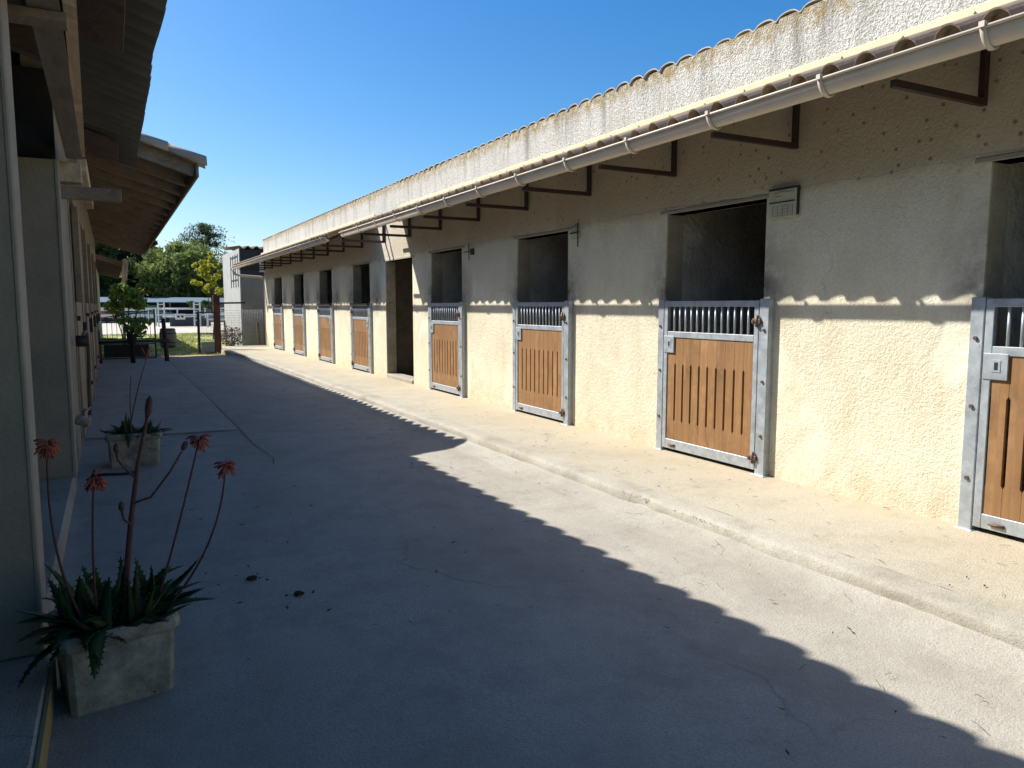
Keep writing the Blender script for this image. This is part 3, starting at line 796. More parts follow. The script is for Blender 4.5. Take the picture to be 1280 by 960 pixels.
def aloe_leaf(m, base, az, ln, up, wd, curl):
    """thick toothed leaf: triangular section that tapers, teeth on both edges"""
    n = 9; p = Vector(base); el = up; pts = []
    for i in range(n+1):
        pts.append((p.copy(), el)); st = ln/n
        p = p + Vector((math.cos(az)*math.cos(el), math.sin(az)*math.cos(el), math.sin(el)))*st
        el += curl/n
    sd = Vector((-math.sin(az), math.cos(az), 0)); vs = []; fs = []
    for i, (q, e) in enumerate(pts):
        t = i/n; w = wd*(1-t)**.75*(.85+.3*math.sin(t*PI)) + .001
        nrm = Vector((-math.cos(az)*math.sin(e), -math.sin(az)*math.sin(e), math.cos(e)))
        vs += [q - sd*w + nrm*w*.35, q + nrm*w*.02, q + sd*w + nrm*w*.35, q - nrm*w*.45]
    for i in range(n):
        a = i*4
        for k in range(4): fs.append((a+k, a+(k+1) % 4, a+4+(k+1) % 4, a+4+k))
    m.add(vs, fs, True)
    for i in range(1, n):
        q, e = pts[i]; t = i/n; w = wd*(1-t)**.75*(.85+.3*math.sin(t*PI)); 
        d = (pts[i+1][0]-q).normalized() if i < n else sd
        nrm = Vector((-math.cos(az)*math.sin(e), -math.sin(az)*math.sin(e), math.cos(e)))
        for s in (-1, 1):
            e0 = q + sd*(s*w) + nrm*w*.35
            m.add([e0 - d*.006, e0 + d*.007, e0 + sd*(s*.010) + d*.006], [(0,1,2)])
def bez(a, b, bend, n=12):
    a = Vector(a); b = Vector(b); c = (a+b)/2 + Vector(bend)
    return [(1-t)**2*a + 2*t*(1-t)*c + t*t*b for t in [i/n for i in range(n+1)]]
def bloom(m, c, r=.035, n=44, ln=.036):
    c = Vector(c)
    for i in range(n):
        a = random.uniform(0, 2*PI); t = random.random()
        b = c + Vector((math.cos(a), math.sin(a), 0))*.010*random.random() + Vector((0, 0, (t-.4)*.03))
        drop = -1.15 + 1.35*t
        tip = b + Vector((math.cos(a)*math.cos(drop), math.sin(a)*math.cos(drop), math.sin(drop)))*ln*random.uniform(.8, 1.25)
        mid = (b+tip)/2 + Vector((0, 0, .004))
        m.tube([b, mid, tip], [.0018, .0038, .0028], 5)
def aloe(x, y, z, label, nl, R, lmin, lmax, seed):
    random.seed(seed)
    r = empty('aloe_plant', (x, y, z), label=label, cat='plant', group='aloe plants in the planters')
    m = MB()
    for i in range(nl):
        cx, cy = x + random.uniform(-R, R), y + random.uniform(-R, R)*.9
        az = random.uniform(0, 2*PI) if random.random() < .45 else math.atan2(cy-y, cx-x) + random.uniform(-.6, .6)
        aloe_leaf(m, (cx, cy, z-.03), az, random.uniform(lmin, lmax), random.uniform(.15, 1.45), random.uniform(.02, .036), random.uniform(-1.3, .6))
    aloe_leaf(m, (x-.04, y-R*.9, z), -1.7, lmax*.95, .35, .034, -2.0)
    aloe_leaf(m, (x+R*.9, y-.05, z), -.25, lmax*.9, .35, .026, -.5)
    aloe_leaf(m, (x-R*.9, y-.02, z), 3.3, lmax*.7, .5, .03, -.6)
    m.build('leaves', M['aloe'], r)
    return r
A1 = aloe(-.05, 3.26, .31, 'large aloe with four open coral blooms in the planter nearest the camera', 100, .155, .13, .27, 5)
def stalk(A, pts, r0, r1, head=None, hr=1.0):
    m = MB(); n = len(pts)
    m.tube(pts, [r0+(r1-r0)*i/(n-1) for i in range(n)], 7); s = m.build('flower_stalk', M['stalk'], A)
    if head:
        h = MB(); bloom(h, head); h.build('flower_head', M['bloom'], s)
    return s
stalk(A1, bez((-.14, 3.2, .30), (-.225, 3.12, 1.00), (-.07, 0, -.06)), .006, .0035, (-.225, 3.12, 1.02))
stalk(A1, bez((-.10, 3.18, .30), (-.085, 3.10, .875), (-.02, 0, 0)), .0055, .0035, (-.08, 3.10, .885))
stalk(A1, bez((.10, 3.22, .32), (.275, 3.12, .985), (.0, 0, -.04)), .0055, .0035, (.28, 3.12, 1.0))
stalk(A1, bez((.14, 3.20, .32), (.37, 3.12, .87), (.09, 0, -.05)), .0055, .0035, (.372, 3.12, .885))
main = stalk(A1, [Vector(p) for p in ((-.01, 3.2, .28), (.005, 3.16, .50), (.03, 3.12, .72), (.06, 3.10, .92), (.105, 3.10, 1.12))], .014, .006)
m = MB(); m.tube([(.10, 3.10, 1.10), (.108, 3.10, 1.135), (.113, 3.10, 1.17), (.114, 3.10, 1.185)], [.006, .014, .012, .002], 8); m.build('bud', M['stalk'], main)
for pts, bud in (([(.05, 3.10, .88), (.01, 3.10, .93), (-.005, 3.10, .955), (-.006, 3.10, .985)], (-.006, 3.10, .99)),
                 ([(.035, 3.11, .78), (.10, 3.10, .80), (.17, 3.10, .89), (.215, 3.10, .965)], (.222, 3.10, .98)),
                 ([(.03, 3.11, .70), (.005, 3.10, .725), (.0, 3.10, .76)], (.0, 3.10, .77))):
    m = MB(); m.tube(pts, .0045, 6); b = Vector(bud); d = (b-Vector(pts[-1])).normalized()
    m.tube([b-d*.012, b, b+d*.018, b+d*.026], [.005, .011, .009, .002], 8); m.build('side_branch', M['stalk'], main)
A2 = aloe(.145, 8.03, .30, 'small aloe with one tall reddish bud stalk in the farther planter', 34, .15, .12, .24, 9)
s2 = stalk(A2, bez((.10, 8.0, .30), (.28, 7.95, 1.02), (-.03, 0, 0)), .007, .004)
m = MB(); m.tube([(.27, 7.95, 1.0), (.29, 7.95, 1.06), (.30, 7.95, 1.10), (.335, 7.95, 1.13)], [.005, .012, .012, .003], 7); m.tube([(.28, 7.95, 1.04), (.25, 7.95, 1.10), (.245, 7.95, 1.13)], [.004, .010, .003], 6); m.build('bud', M['bloom'], s2)
stalk(A2, bez((.13, 8.0, .30), (.14, 7.95, .86), (-.03, 0, 0)), .005, .003)

# ------------------------------------------------------------------ litter, weeds
random.seed(3)
m = MB()
for i in range(150):
    x = random.uniform(-.2, 3.3); y = random.uniform(1.2, 12); s = random.uniform(.006, .016)
    a = random.uniform(0, PI); z = .016 + yz(x, y)
    dx, dy = math.cos(a)*s*1.6, math.sin(a)*s*1.6; ex, ey = -math.sin(a)*s*.5, math.cos(a)*s*.5
    m.add([(x-dx, y-dy, z), (x+ex, y+ey, z+.004), (x+dx, y+dy, z+.002), (x-ex, y-ey, z+.001)], [(0,1,2,3)])
for i in range(40):
    x = random.uniform(3.6, 4.6); y = random.uniform(1.5, 9); s = random.uniform(.006, .013); a = random.uniform(0, PI)
    dx, dy = math.cos(a)*s*1.6, math.sin(a)*s*1.6; ex, ey = -math.sin(a)*s*.5, math.cos(a)*s*.5; z = .132
    m.add([(x-dx, y-dy, z), (x+ex, y+ey, z+.004), (x+dx, y+dy, z+.002), (x-ex, y-ey, z+.001)], [(0,1,2,3)])
for cx, cy, r_ in ((.62, 4.25, .021), (.80, 3.90, .019)):     # dried dung flattened on the concrete
    m.blob((cx, cy, .014), (r_*1.3, r_*.8, .012), 3, .6, 2.2, cx*9)
    for i in range(5):
        q = random.uniform(.004, .009); m.blob((cx+random.gauss(0, .035), cy+random.gauss(0, .03), .014), (q*1.3, q, q*.6), 1, .3, 3, i)
for i in range(170):
    y = random.uniform(1.3, 11); x = random.uniform(3.5, 4.68) if random.random() < .5 else random.uniform(2.4, 3.3)
    z = .132 if x > 3.6 else (.017 if x < 3.0 else .045); a = random.uniform(0, PI); l = random.uniform(.01, .035)
    dx, dy = math.cos(a)*l, math.sin(a)*l
    m.tube([(x-dx, y-dy, z), (x, y, z+.004), (x+dx, y+dy, z)], .0011, 3)
m.build('ground_litter', M['drylitter'], kind='stuff', label='dead leaves and crumbs scattered over the concrete', cat='litter')
m = MB()
for cy, n in ((2.15, 26), (2.2, 20), (2.9, 8), (3.55, 10), (3.75, 18), (3.95, 8), (4.35, 14), (4.45, 8), (4.62, 10), (6.3, 8), (6.5, 6), (9.0, 8), (15, 16), (19, 20), (22, 40), (23.2, 50), (24, 60)):
    for i in range(n):
        y = cy + random.gauss(0, .05 if cy < 12 else .4); x = kx(y) + (random.uniform(-.03, .02) if cy < 3 or cy > 12 else random.uniform(.0, .05)); a = random.uniform(0, 2*PI)
        ln = random.uniform(.012, .035) * (2 if cy > 12 else 1); z = .02 if (cy < 3 or cy > 12) else .10
        m.add([(x-.003, y, z), (x+.003, y, z), (x+math.cos(a)*ln, y+math.sin(a)*ln, z+ln*.7)], [(0,1,2)])
m.build('kerb_weeds', M['weed'], kind='stuff', label='sparse weeds growing along the kerb', cat='weeds')
m = MB()
for i in range(16000):
    y = 25.2 + 20*random.random()**1.5; x = random.uniform(-3, 6.5)
    if y < 27.8 and x > 3.0: continue
    if noise.noise(Vector((x*.6, y*.35, 5))) < -.12: continue
    a = random.uniform(0, 2*PI); ln = random.uniform(.03, .09); w_ = .006+.0006*(y-20)
    m.add([(x-w_*math.cos(a), y-w_*math.sin(a), -.025), (x+w_*math.cos(a), y+w_*math.sin(a), -.025), (x+random.gauss(0, .02), y+random.gauss(0, .02), ln)], [(0,1,2)])
m.build('grass', M['blade'], kind='stuff', label='short patchy grass beyond the yard gate', cat='grass')

# ------------------------------------------------------------------ gate area
br = empty('timber_barrier', (.5, 22.5, 0), label='dark two post timber barrier across the end of the yard', cat='barrier')
for p, q in (((-.31, 22.5, -.05), (-.33, 22.5, .88)), ((1.30, 22.5, -.05), (1.24, 22.45, 1.17))):
    m = MB(); m.tube([p, q], [.06, .052], 9); m.build('post', M['darkpost'], br)
m = MB(); m.tube([(-.4, 22.42, .56), (1.36, 22.42, .58)], .038, 8); m.build('rail', M['darkpost'], br)
gt = empty('iron_gate', (.36, 24, 0), label='black iron gate with vertical bars and a solid lower panel', cat='gate')
m = MB()
for x in (-.36, 1.10): m.bar((x, 24, 0), (x, 24, 1.42), .04, .04)
m.bar((-.36, 24, .03), (1.10, 24, .03), .03, .03); m.bar((-.36, 24, .58), (1.10, 24, .58), .03, .03); m.bar((-.36, 24, .44), (1.10, 24, .44), .025, .025)
m.tube(bez((-.36, 24, 1.16), (1.1, 24, 1.40), (0, 0, -.02)), .014, 6)
m.build('gate_frame', M['blackiron'], gt)
m = MB()
for k in range(1, 12):
    x = -.36+.1217*k; m.tube([(x, 24, .58), (x, 24, 1.18+.2*(k/12))], .008, 6)
m.build('gate_bars', M['blackiron'], gt)
m = MB(); m.box(-.22, .92, 23.985, 24.0, .06, .42); m.build('lower_panel', M['black'], gt)
pp = empty('potted_plant', (.52, 22.3, 0), label='leafy plant in a dark pot set by the timber barrier', cat='plant')
m = MB(); m.tube([(.46, 22.2, .0), (.46, 22.2, .5), (.46, 22.2, .52), (.46, 22.2, .74), (.46, 22.2, .78)], [.06, .05, .10, .13, .14], 12); m.build('pot', M['black'], pp)
def leafcloud(m, c, r, n, s, seed, flat=1.0, aspect=1.0):
    rnd = random.Random(seed)
    for i in range(n):
        while True:
            p = Vector((rnd.uniform(-1, 1), rnd.uniform(-1, 1), rnd.uniform(-1, 1)))
            if p.length <= 1: break
        q = Vector((c[0]+p.x*r[0], c[1]+p.y*r[1], c[2]+p.z*r[2]))
        d = Vector((rnd.gauss(0, 1), rnd.gauss(0, 1), rnd.gauss(0, 1)*flat)).normalized()
        e = d.cross(Vector((rnd.gauss(0, 1), rnd.gauss(0, 1), rnd.gauss(0, 1)))).normalized(); k = s*rnd.uniform(.6, 1.3)
        m.add([q-d*k*aspect, q+e*k*.45, q+d*k*aspect, q-e*k*.45], [(0,1,2,3)])
m = MB(); leafcloud(m, (.50, 22.2, .92), (.24, .24, .17), 320, .055, 2); leafcloud(m, (.66, 22.2, .78), (.16, .15, .10), 120, .05, 3); m.build('leaves', M['leafD'], pp)
sb = empty('gate_shrub', (.35, 27.2, 0), label='young bright green shrub growing behind the iron gate', cat='shrub')
m = MB()
for a in ((.1, 27.2, 1.2), (.5, 27.1, 1.5), (.3, 27.3, 1.9), (.75, 27.2, 1.35)): m.tube(bez((.35, 27.2, 0), a, (.1, 0, .1)), .018, 6)
m.build('stems', M['bark'], sb)
m = MB()
for i, (c, r, n) in enumerate((((.45, 27.2, 1.75), (.50, .4, .33), 420), ((.10, 27.2, 1.45), (.30, .3, .25), 160), ((.80, 27.2, 1.6), (.28, .3, .28), 180), ((.30, 27.2, 2.05), (.30, .3, .20), 130), ((.85, 27.2, .95), (.35, .2, .2), 110), ((.3, 27.2, 1.1), (.3, .2, .2), 80))):
    leafcloud(m, c, r, n, .085, 20+i, 1, 1.2)
m.build('foliage', M['leafD'], sb)
# barrel
bl = empty('oak_barrel', (1.79, 30, 0), label='weathered grey oak barrel standing on the grass', cat='barrel')
m = MB(); m.tube([(1.79, 30, z) for z in (0, .12, .25, .36, .48, .6, .7)], [.235, .265, .285, .29, .285, .265, .24], 18); m.build('staves', M['oak'], bl)
for z, r in ((.06, .256), (.20, .283), (.52, .283), (.65, .258)):
    m = MB(); m.tube([(1.79, 30, z-.018), (1.79, 30, z+.018)], r+.004, 18); m.build('hoop', M['blackiron'], bl)
# tall post and mesh gate leaf
m = MB(); m.box(2.92, 3.12, 25.93, 26.1, -.05, 1.84, c=.01); m.build('gate_post', M['redpost'], label='tall red brown timber gate post beside the raised walkway', cat='post')
wg = empty('wire_gate', (2.62, 25.5, 0), label='narrow grey wire gate leaf with a pale blue sheet metal foot', cat='gate')
m = MB()
m.box(2.37, 2.45, 25.48, 25.52, .0, 1.33); m.box(2.86, 2.89, 25.48, 25.52, 0, 1.33); m.box(2.45, 2.86, 25.485, 25.515, 1.29, 1.33); m.box(2.45, 2.86, 25.485, 25.515, .62, .65); m.box(2.45, 2.86, 25.485, 25.515, .0, .04)
m.build('gate_frame', M['shedclad'], wg)
m = MB()
for k in range(1, 11): m.tube([(2.45+.041*k*.92, 25.5, .64), (2.45+.041*k*.92, 25.5, 1.30)], .004, 5)
for k in range(1, 11): m.tube([(2.45+.041*k*.92, 25.5, .36), (2.45+.041*k*.92, 25.5, .63)], .003, 5)
m.build('bars', M['wirem'], wg)
m = MB(); m.box(2.46, 2.855, 25.49, 25.51, .04, .38); m.build('foot_panel', M['bluepanel'], wg)
# mesh fence between post and shed
mf = empty('mesh_fence', (4.0, 27.75, 0), label='welded wire mesh fence panel at the end of the raised walkway', cat='fence')
m = MB(); x = 3.2
while x < 4.75: m.tube([(x, 27.78, .02), (x, 27.78, 1.38)], .0045, 5); x += .055
z = .08
while z < 1.39: m.tube([(3.2, 27.785, z), (4.74, 27.785, z)], .0045, 5); z += .085
m.build('mesh', M['wirem'], mf)
for x, h in ((3.52, 1.0), (4.62, .95)):
    m = MB(); m.bar((x, 27.83, -.02), (x-.05, 27.83, h), .06, .06); m.build('post', M['rust'], mf)
m = MB(); m.bar((3.12, 27.83, 1.60), (4.18, 27.83, 1.62), .05, .06); m.build('top_rail', M['blackiron'], mf)
# heap of clutter behind the fence, a dry shrub stands in for it
ds = empty('clutter_heap', (3.75, 28.35, 0), label='brown clutter heap shaped as a dry shrub behind the wire mesh fence', cat='shrub')
m = MB(); rnd = random.Random(4)
for i in range(26):
    a = rnd.uniform(0, 2*PI); m.tube([(3.75, 28.35, 0), (3.75+math.cos(a)*.2, 28.35+math.sin(a)*.15, .3), (3.75+math.cos(a)*.42, 28.35+math.sin(a)*.3, rnd.uniform(.35, .8))], [.015, .01, .004], 5)
m.build('twigs', M['bark'], ds)
m = MB(); leafcloud(m, (3.75, 28.35, .42), (.45, .35, .4), 500, .05, 8); m.build('foliage', M['leafE'], ds)
# shed
sh = empty('block_shed', (5.4, 31, 0), label='grey block shed with corrugated roof beyond the stable end', cat='shed')
m = MB(); m.box(4.235, 7, 29, 33.5, -.05, 2.62); m.build('wall', M['shedwall'], sh)
m = MB(); m.box(4.20, 4.234, 28.99, 33.5, -.05, 3.58); m.build('side_wall', M['shedlit'], sh)
m = MB(); m.box(4.25, 7, 29.03, 33.5, 2.621, 3.55); m.build('upper_cladding', M['shedclad'], sh)
m = MB()
for z in (2.45, 2.9, 3.3): m.box(4.185, 4.199, 29.3, 31.2, z, z+.04)
for y in (29.3, 29.9, 30.5, 31.1): m.box(4.18, 4.1985, y, y+.05, 2.2, 3.4)
m.build('battens', M['shedclad'], sh)
m = MB(); m.box(4.9, 5.2, 29.0, 29.028, 2.75, 3.15); m.build('vent', M['white'], sh)
m = MB()
vs = []; fs = []; n = 120
for side in (0, 1):
    for i in range(n+1):
        x = 4.17+3.0*i/n; z = 3.62+.05*math.cos(2*PI*x/.3) - side*.012
        vs += [(x, 28.8, z), (x, 33.7, z+.25)]
o_ = 2*(n+1)
for i in range(n):
    a = 2*i; fs += [(a, a+1, a+3, a+2), (o_+a, o_+a+2, o_+a+3, o_+a+1), (a, a+2, o_+a+2, o_+a), (a+1, o_+a+1, o_+a+3, a+3)]
m.add(vs, fs, True); m.build('corrugated_roof', M['tile'], sh)

# ------------------------------------------------------------------ far field
def jump_wing(x, y, label):
    r = empty('jump_wing', (x, y, 0), label=label, cat='jump stand', group='white jump stands in the arena')
    m = MB()
    for dx in (-.20, .20): m.bar((x+dx, y, 0), (x+dx, y, 1.75), .10, .10)
    m.build('uprights', M['white'], r)
    m = MB()
    for z in (.45, .85, 1.25, 1.60): m.bar((x-.2, y, z), (x+.2, y, z), .06, .08)
    m.build('rungs', M['white'], r)
jump_wing(3.22, 60, 'left one of the two tall white ladder shaped jump stands')
jump_wing(5.62, 60, 'right one of the two tall white ladder shaped jump stands')
jp = empty('jump_poles', (4.4, 60, 0), label='white horizontal jump poles held between the two ladder shaped stands', cat='jump poles')
for z in (.72, 1.28):
    m = MB(); m.tube([(3.3, 60.05, z), (5.55, 60.05, z)], .05, 8); m.build('pole', M['white'], jp)
def rail_fence(x0, x1, y, h, label, step=2.2):
    r = empty('rail_fence', ((x0+x1)/2, y, 0), label=label, cat='fence', group='white rail fences round the arena')
    x = x0
    while x <= x1+.01:
        m = MB(); m.bar((x, y, 0), (x, y, h), .10, .10); m.build('post', M['white'], r); x += step
    for z in (h*.55, h-.06):
        m = MB(); m.bar((x0, y-.06, z), (x1, y-.06, z), .04, .12); m.build('rail', M['white'], r)
rail_fence(-6, 18, 70, 1.35, 'long white rail fence at the back of the arena')
rail_fence(-6, 3.0, 63, 1.25, 'white rail fence on the left side behind the iron gate', 2.25)
rail_fence(6.0, 13, 57, 1.0, 'low white rail fence on the right side of the arena', 2.3)
bx_ = empty('jump_filler', (4.3, 58, 0), label='small white jump filler with two round dark holes', cat='jump filler')
m = MB(); m.box(4.0, 4.65, 58, 58.12, .55, .95, c=.02); m.build('board', M['white'], bx_)
m = MB()
for x in (4.2, 4.45): m.tube([(x, 57.97, .75), (x, 58.0, .75)], .08, 12)
m.build('holes', M['black'], bx_)
m = MB(); m.box(3.8, 6.6, 60.6, 60.8, 0, .6); m.build('low_wall', M['shedclad'], label='low dark board wall under the jump poles', cat='wall')
# canopy
cn = empty('long_canopy', (6, 80, 0), label='long low blue grey canopy roof behind the arena fence', cat='canopy')
m = MB(); m.add([(-12, 78.5, 1.85), (22, 78.5, 1.85), (22, 84, 2.35), (-12, 84, 2.35), (-12, 78.5, 1.78), (22, 78.5, 1.78), (22, 84, 2.28), (-12, 84, 2.28)], [(0,1,2,3), (7,6,5,4), (0,4,5,1), (1,5,6,2), (2,6,7,3), (3,7,4,0)]); m.build('roof', M['canopy'], cn)
for k in range(9):
    m = MB(); m.bar((-11.8+4.2*k, 78.7, -.1), (-11.8+4.2*k, 78.7, 1.8), .12, .12); m.build('post', M['shedwall'], cn)
m = MB(); m.box(-12, 22, 84.2, 84.4, -.1, 2.2); m.build('rear_wall', M['shedclad'], cn)
def car(x, y, mt, label, L=4.2, H=1.5):
    r = empty('parked_car', (x, y, 0), label=label, cat='car', group='cars parked under the canopy')
    def ext(pf, y0, y1):
        m = MB(); n = len(pf); vs = [(x+a*L, yy, z*H) for yy in (y0, y1) for a, z in pf]
        m.add(vs, [tuple(range(n)), tuple(range(n, 2*n))[::-1]] + [(i, i+n, (i+1) % n+n, (i+1) % n) for i in range(n)]); return m
    ext([(-.5, .2), (-.5, .5), (-.46, .58), (-.28, .63), (.30, .63), (.48, .56), (.5, .42), (.5, .2)], y, y+1.75).build('body', mt, r)
    ext([(-.25, .62), (-.14, .95), (-.08, 1.0), (.16, 1.0), (.22, .96), (.36, .62)], y+.12, y+1.63).build('cabin', M['carglass'], r)
    ext([(-.12, .985), (-.08, 1.02), (.16, 1.02), (.20, .985)], y+.1, y+1.65).build('car_roof', mt, r)
    for dx in (-.31, .31):
        for yy in (y-.01, y+1.56):
            m = MB(); m.tube([(x+dx*L, yy, .31), (x+dx*L, yy+.2, .31)], .31, 16); m.build('wheel', M['black'], r)
car(3.1, 75.5, M['tealpaint'], 'teal car parked behind the left jump stand')
car(9.2, 75.5, M['tealpaint'], 'teal van-like car parked behind the tall brown gate post', 4.6, 1.75)
car(-1.6, 75.5, M['redpaint'], 'red car parked at the far left behind the iron gate')
m = MB(); m.tube([(9.4, 62, 0), (9.4, 62, 3.6)], .06, 8); m.build('light_pole', M['wirem'], label='thin pale pole standing between the yellow tree and the shed', cat='pole')

# trees
def tree(name, x, y, h, clumps, mt, label, leaf=.35, n=500, asp=1.0, trunk=.25, group=None, cat='tree', seed=0):
    r = empty(name, (x, y, 0), label=label, cat=cat, group=group)
    m = MB(); rnd = random.Random(seed)
    m.tube([(x, y, -.1), (x+.1, y, h*.25), (x, y, h*.55), (x+.1, y, h*.85)], [trunk, trunk*.8, trunk*.5, trunk*.12], 8)
    for c, rr in clumps:
        m.tube(bez((x, y, h*rnd.uniform(.25, .5)), (c[0], c[1], c[2]), (0, 0, .2), 5), [trunk*.35, trunk*.28, trunk*.2, trunk*.14, trunk*.1, trunk*.05], 5)
    m.build('trunk', M['bark'], r)
    m = MB(); tot = sum(rr[0]*rr[2] for c, rr in clumps)
    for i, (c, rr) in enumerate(clumps):
        k = int(n*rr[0]*rr[2]/tot)
        # sub clumps give light and dark masses
        sub = max(4, int(k/55))
        for q in range(sub):
            while True:
                p = Vector((rnd.uniform(-1, 1), rnd.uniform(-1, 1), rnd.uniform(-1, 1)))
                if p.length < 1: break
            p = p.normalized()*(p.length**.5)
            s_ = rnd.uniform(.22, .40)
            leafcloud(m, (c[0]+p.x*rr[0]*.85, c[1]+p.y*rr[1]*.85, c[2]+p.z*rr[2]*.85), (rr[0]*s_, rr[1]*s_, rr[2]*s_*.8), max(8, k//sub), leaf, seed*100+i*17+q, 1, asp)
    m.build('crown', mt, r); return r
def clumpset(x, y, z0, z1, R, n, seed, shape=lambda t: math.sin(PI*min(1, t*.9+.1))):
    rnd = random.Random(seed); out = []
    for i in range(n):
        t = i/(n-1); rr = R*max(.25, shape(t)); a = rnd.uniform(0, 2*PI); d = rr*rnd.uniform(.1, .55)
        s = rr*rnd.uniform(.5, .75)
        out.append(((x+math.cos(a)*d, y+math.sin(a)*d, z0+(z1-z0)*t), (s, s, s*.8)))
    return out
tree('willow_tree', 7.8, 92, 9.4, clumpset(7.8, 92, 2.2, 8.4, 4.9, 20, 3), M['leafA'], 'broad mid green tree with a rounded crown rising over the canopy roof', .24, 26000, 1.3, .3, seed=1)
tree('cypress_tree', 3.0, 97, 11.6, clumpset(3.0, 97, 1.2, 10.4, 3.8, 18, 5, lambda t: 1-.38*t), M['leafB'], 'dark green conifer left of the broad mid green tree', .28, 15000, 1.3, .3, seed=2)
tree('cypress_tree', 0.9, 100, 11.4, clumpset(0.9, 100, 1.2, 10.0, 3.6, 14, 6, lambda t: 1-.5*t), M['leafB'], 'dark conifer just right of the low lean-to roof, behind the gate shrub', .28, 11000, 1.3, .3, seed=3)
tree('cypress_tree', -1.0, 92, 11.8, clumpset(-1.0, 92, 1.2, 10.2, 4.4, 16, 7, lambda t: 1-.35*t), M['leafB'], 'dark evergreen seen under the left roof edge', .28, 15000, 1.3, .3, seed=4)
tree('cypress_tree', -7, 94, 11.8, clumpset(-7, 94, 1.2, 10.0, 4.2, 14, 8, lambda t: 1-.45*t), M['leafB'], 'dark evergreen at the far left mostly behind the stable row', .28, 6000, 1.3, .3, seed=5)
tree('evergreen_tree', 15.2, 100, 8.2, clumpset(15.2, 100, 1.2, 7.2, 4.0, 14, 9, lambda t: 1-.5*t), M['leafB'], 'dark evergreen behind the yellow tree beside the shed', .28, 11000, 1.3, .3, seed=6)
tree('evergreen_tree', 22, 100, 8.5, clumpset(22, 100, 1.2, 7.6, 4.0, 12, 10, lambda t: 1-.5*t), M['leafB'], 'dark evergreen mostly hidden behind the shed and stable end', .28, 4000, 1.3, .3, seed=7)
tree('bushy_tree', 11.8, 88, 6.4, clumpset(11.8, 88, 1.5, 5.4, 3.0, 10, 12), M['leafA'], 'lower mid green tree between the broad green tree and the yellow one', .24, 8000, 1.2, .2, seed=11)
# spiky conifer crown standing above the willow
cf = empty('spiky_conifer', (11.4, 106, 0), label='tall conifer with spiky arching branches above the broad green tree', cat='tree')
m = MB(); m.tube([(11.4, 106, 0), (11.4, 106, 11.9)], [.3, .08], 8); m.build('trunk', M['bark'], cf)
m = MB(); rnd = random.Random(31)
for i in range(110):
    z = 7.0 + 4.7*(i/110); a = rnd.uniform(0, 2*PI); ln = (14.4-z)*rnd.uniform(.35, .85)
    tip = (11.4+math.cos(a)*ln, 106+math.sin(a)*ln, z+.12*ln)
    pts = bez((11.4, 106, z), tip, (0, 0, .5), 7)
    for j in range(1, 8):
        p = pts[j]; 
        for q in range(9):
            d = Vector((rnd.gauss(0, 1), rnd.gauss(0, 1), rnd.gauss(-.3, .8))).normalized(); e = d.cross(Vector((0, 0, 1))).normalized(); k = .34
            o3 = p + Vector((rnd.gauss(0, .1), rnd.gauss(0, .1), rnd.gauss(0, .1)))
            m.add([o3, o3+d*k*.5+e*.07, o3+d*k, o3+d*k*.5-e*.07], [(0,1,2,3)])
m.build('crown', M['leafB'], cf)
tree('yellow_tree', 4.05, 36.5, 3.9, [((3.7, 36.5, 2.6), (.55, .5, .45)), ((4.35, 36.5, 2.5), (.45, .5, .45)), ((4.0, 36.5, 3.2), (.55, .5, .45)), ((4.5, 36.4, 3.2), (.35, .3, .35)), ((4.05, 36.5, 3.75), (.25, .25, .25)), ((3.5, 36.4, 3.2), (.3, .3, .4)), ((4.0, 36.4, 2.2), (.4, .4, .3))], M['leafC'], 'small yellow leaved tree behind the tall brown gate post', .085, 1500, 1.0, .05, seed=8)
tree('round_bush', 6.3, 66, 2.0, [((6.3, 66, 1.6), (.9, .8, .45)), ((7.2, 66, 1.4), (.8, .8, .5))], M['leafB'], 'dark leafy bush between the two white jump stands', .14, 1200, 1.0, .08, cat='bush', seed=9)
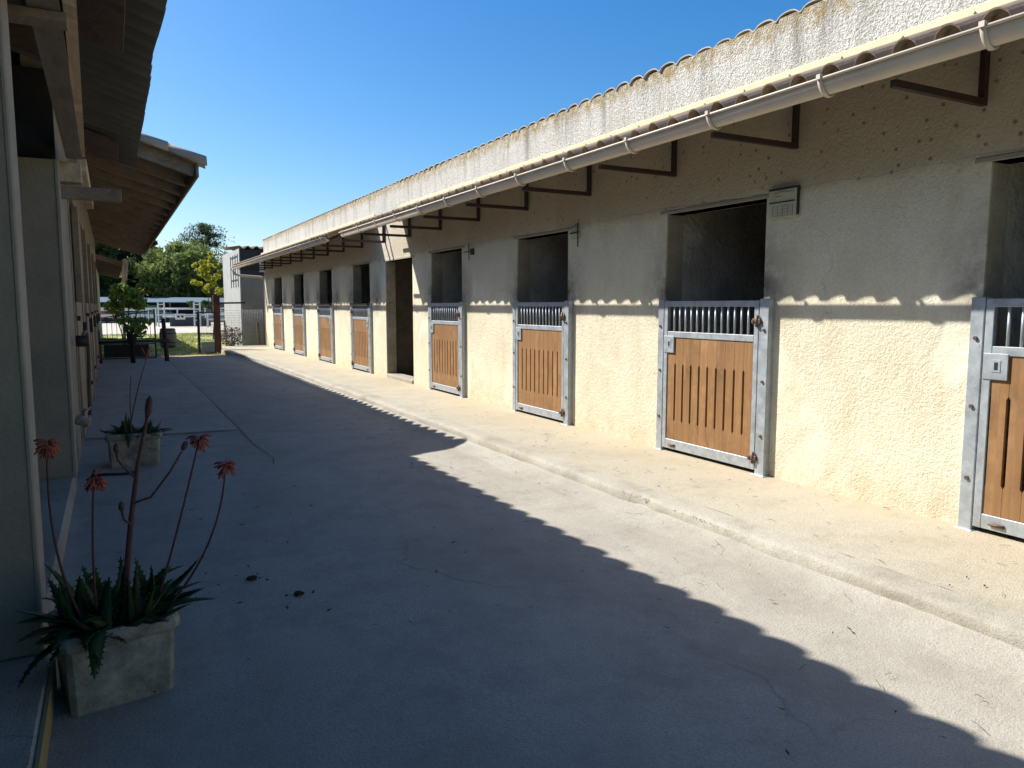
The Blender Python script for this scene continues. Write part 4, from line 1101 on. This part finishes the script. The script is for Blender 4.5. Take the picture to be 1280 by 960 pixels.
hg = empty('back_hedge', (5, 112, 0), label='long dark hedge line closing the view behind the trees', cat='hedge')
m = MB()
for k in range(26): leafcloud(m, (-35+4.2*k, 112+random.uniform(-1, 1), 2.6), (3.4, 2, 3.0+random.uniform(-.5, .8)), 520, .42, 300+k)
m.build('foliage', M['leafB'], hg)

# ------------------------------------------------------------------ light, sky, camera
W = bpy.data.worlds.new('World'); sc.world = W; W.use_nodes = True
nt = W.node_tree; bg = nt.nodes['Background']
sky = nt.nodes.new('ShaderNodeTexSky'); sky.sky_type = 'NISHITA'; sky.sun_disc = False
D = Vector((.694, -.80, -1.0)).normalized()
sky.sun_elevation = math.asin(-D.z); sky.sun_rotation = math.atan2(-D.x, -D.y)
sky.air_density = 1.0; sky.dust_density = 1.1; sky.ozone_density = 4.0; sky.altitude = 100
hsv = nt.nodes.new('ShaderNodeHueSaturation'); hsv.inputs['Saturation'].default_value = 1.37
nt.links.new(sky.outputs[0], hsv.inputs['Color']); nt.links.new(hsv.outputs[0], bg.inputs['Color'])
bg.inputs['Strength'].default_value = .086
L = bpy.data.lights.new('sun', 'SUN'); L.energy = 4.5; L.angle = math.radians(.53); L.color = (1.0, .965, .90)
lo = bpy.data.objects.new('sun', L); col.objects.link(lo); lo.rotation_euler = D.to_track_quat('-Z', 'Y').to_euler()
lo.location = (-8, 10, 14)

cam = bpy.data.cameras.new('camera'); co = bpy.data.objects.new('camera', cam); col.objects.link(co)
f = 940/1280; cam.sensor_width = 36; cam.lens = 36*f; cam.clip_end = 2000; cam.clip_start = .05
pit = math.atan(98/940); yaw = math.atan((640-138)*math.cos(pit)/940)
co.location = (0, 0, 1.52); co.rotation_euler = (PI/2-pit, 0, -yaw)
sc.camera = co
sc.view_settings.view_transform = 'Standard'; sc.view_settings.look = 'None'; sc.view_settings.gamma = 1
sc.view_settings.exposure = .94
sc.cycles.max_bounces = 7; sc.cycles.diffuse_bounces = 4; sc.cycles.glossy_bounces = 2; sc.cycles.transmission_bounces = 1
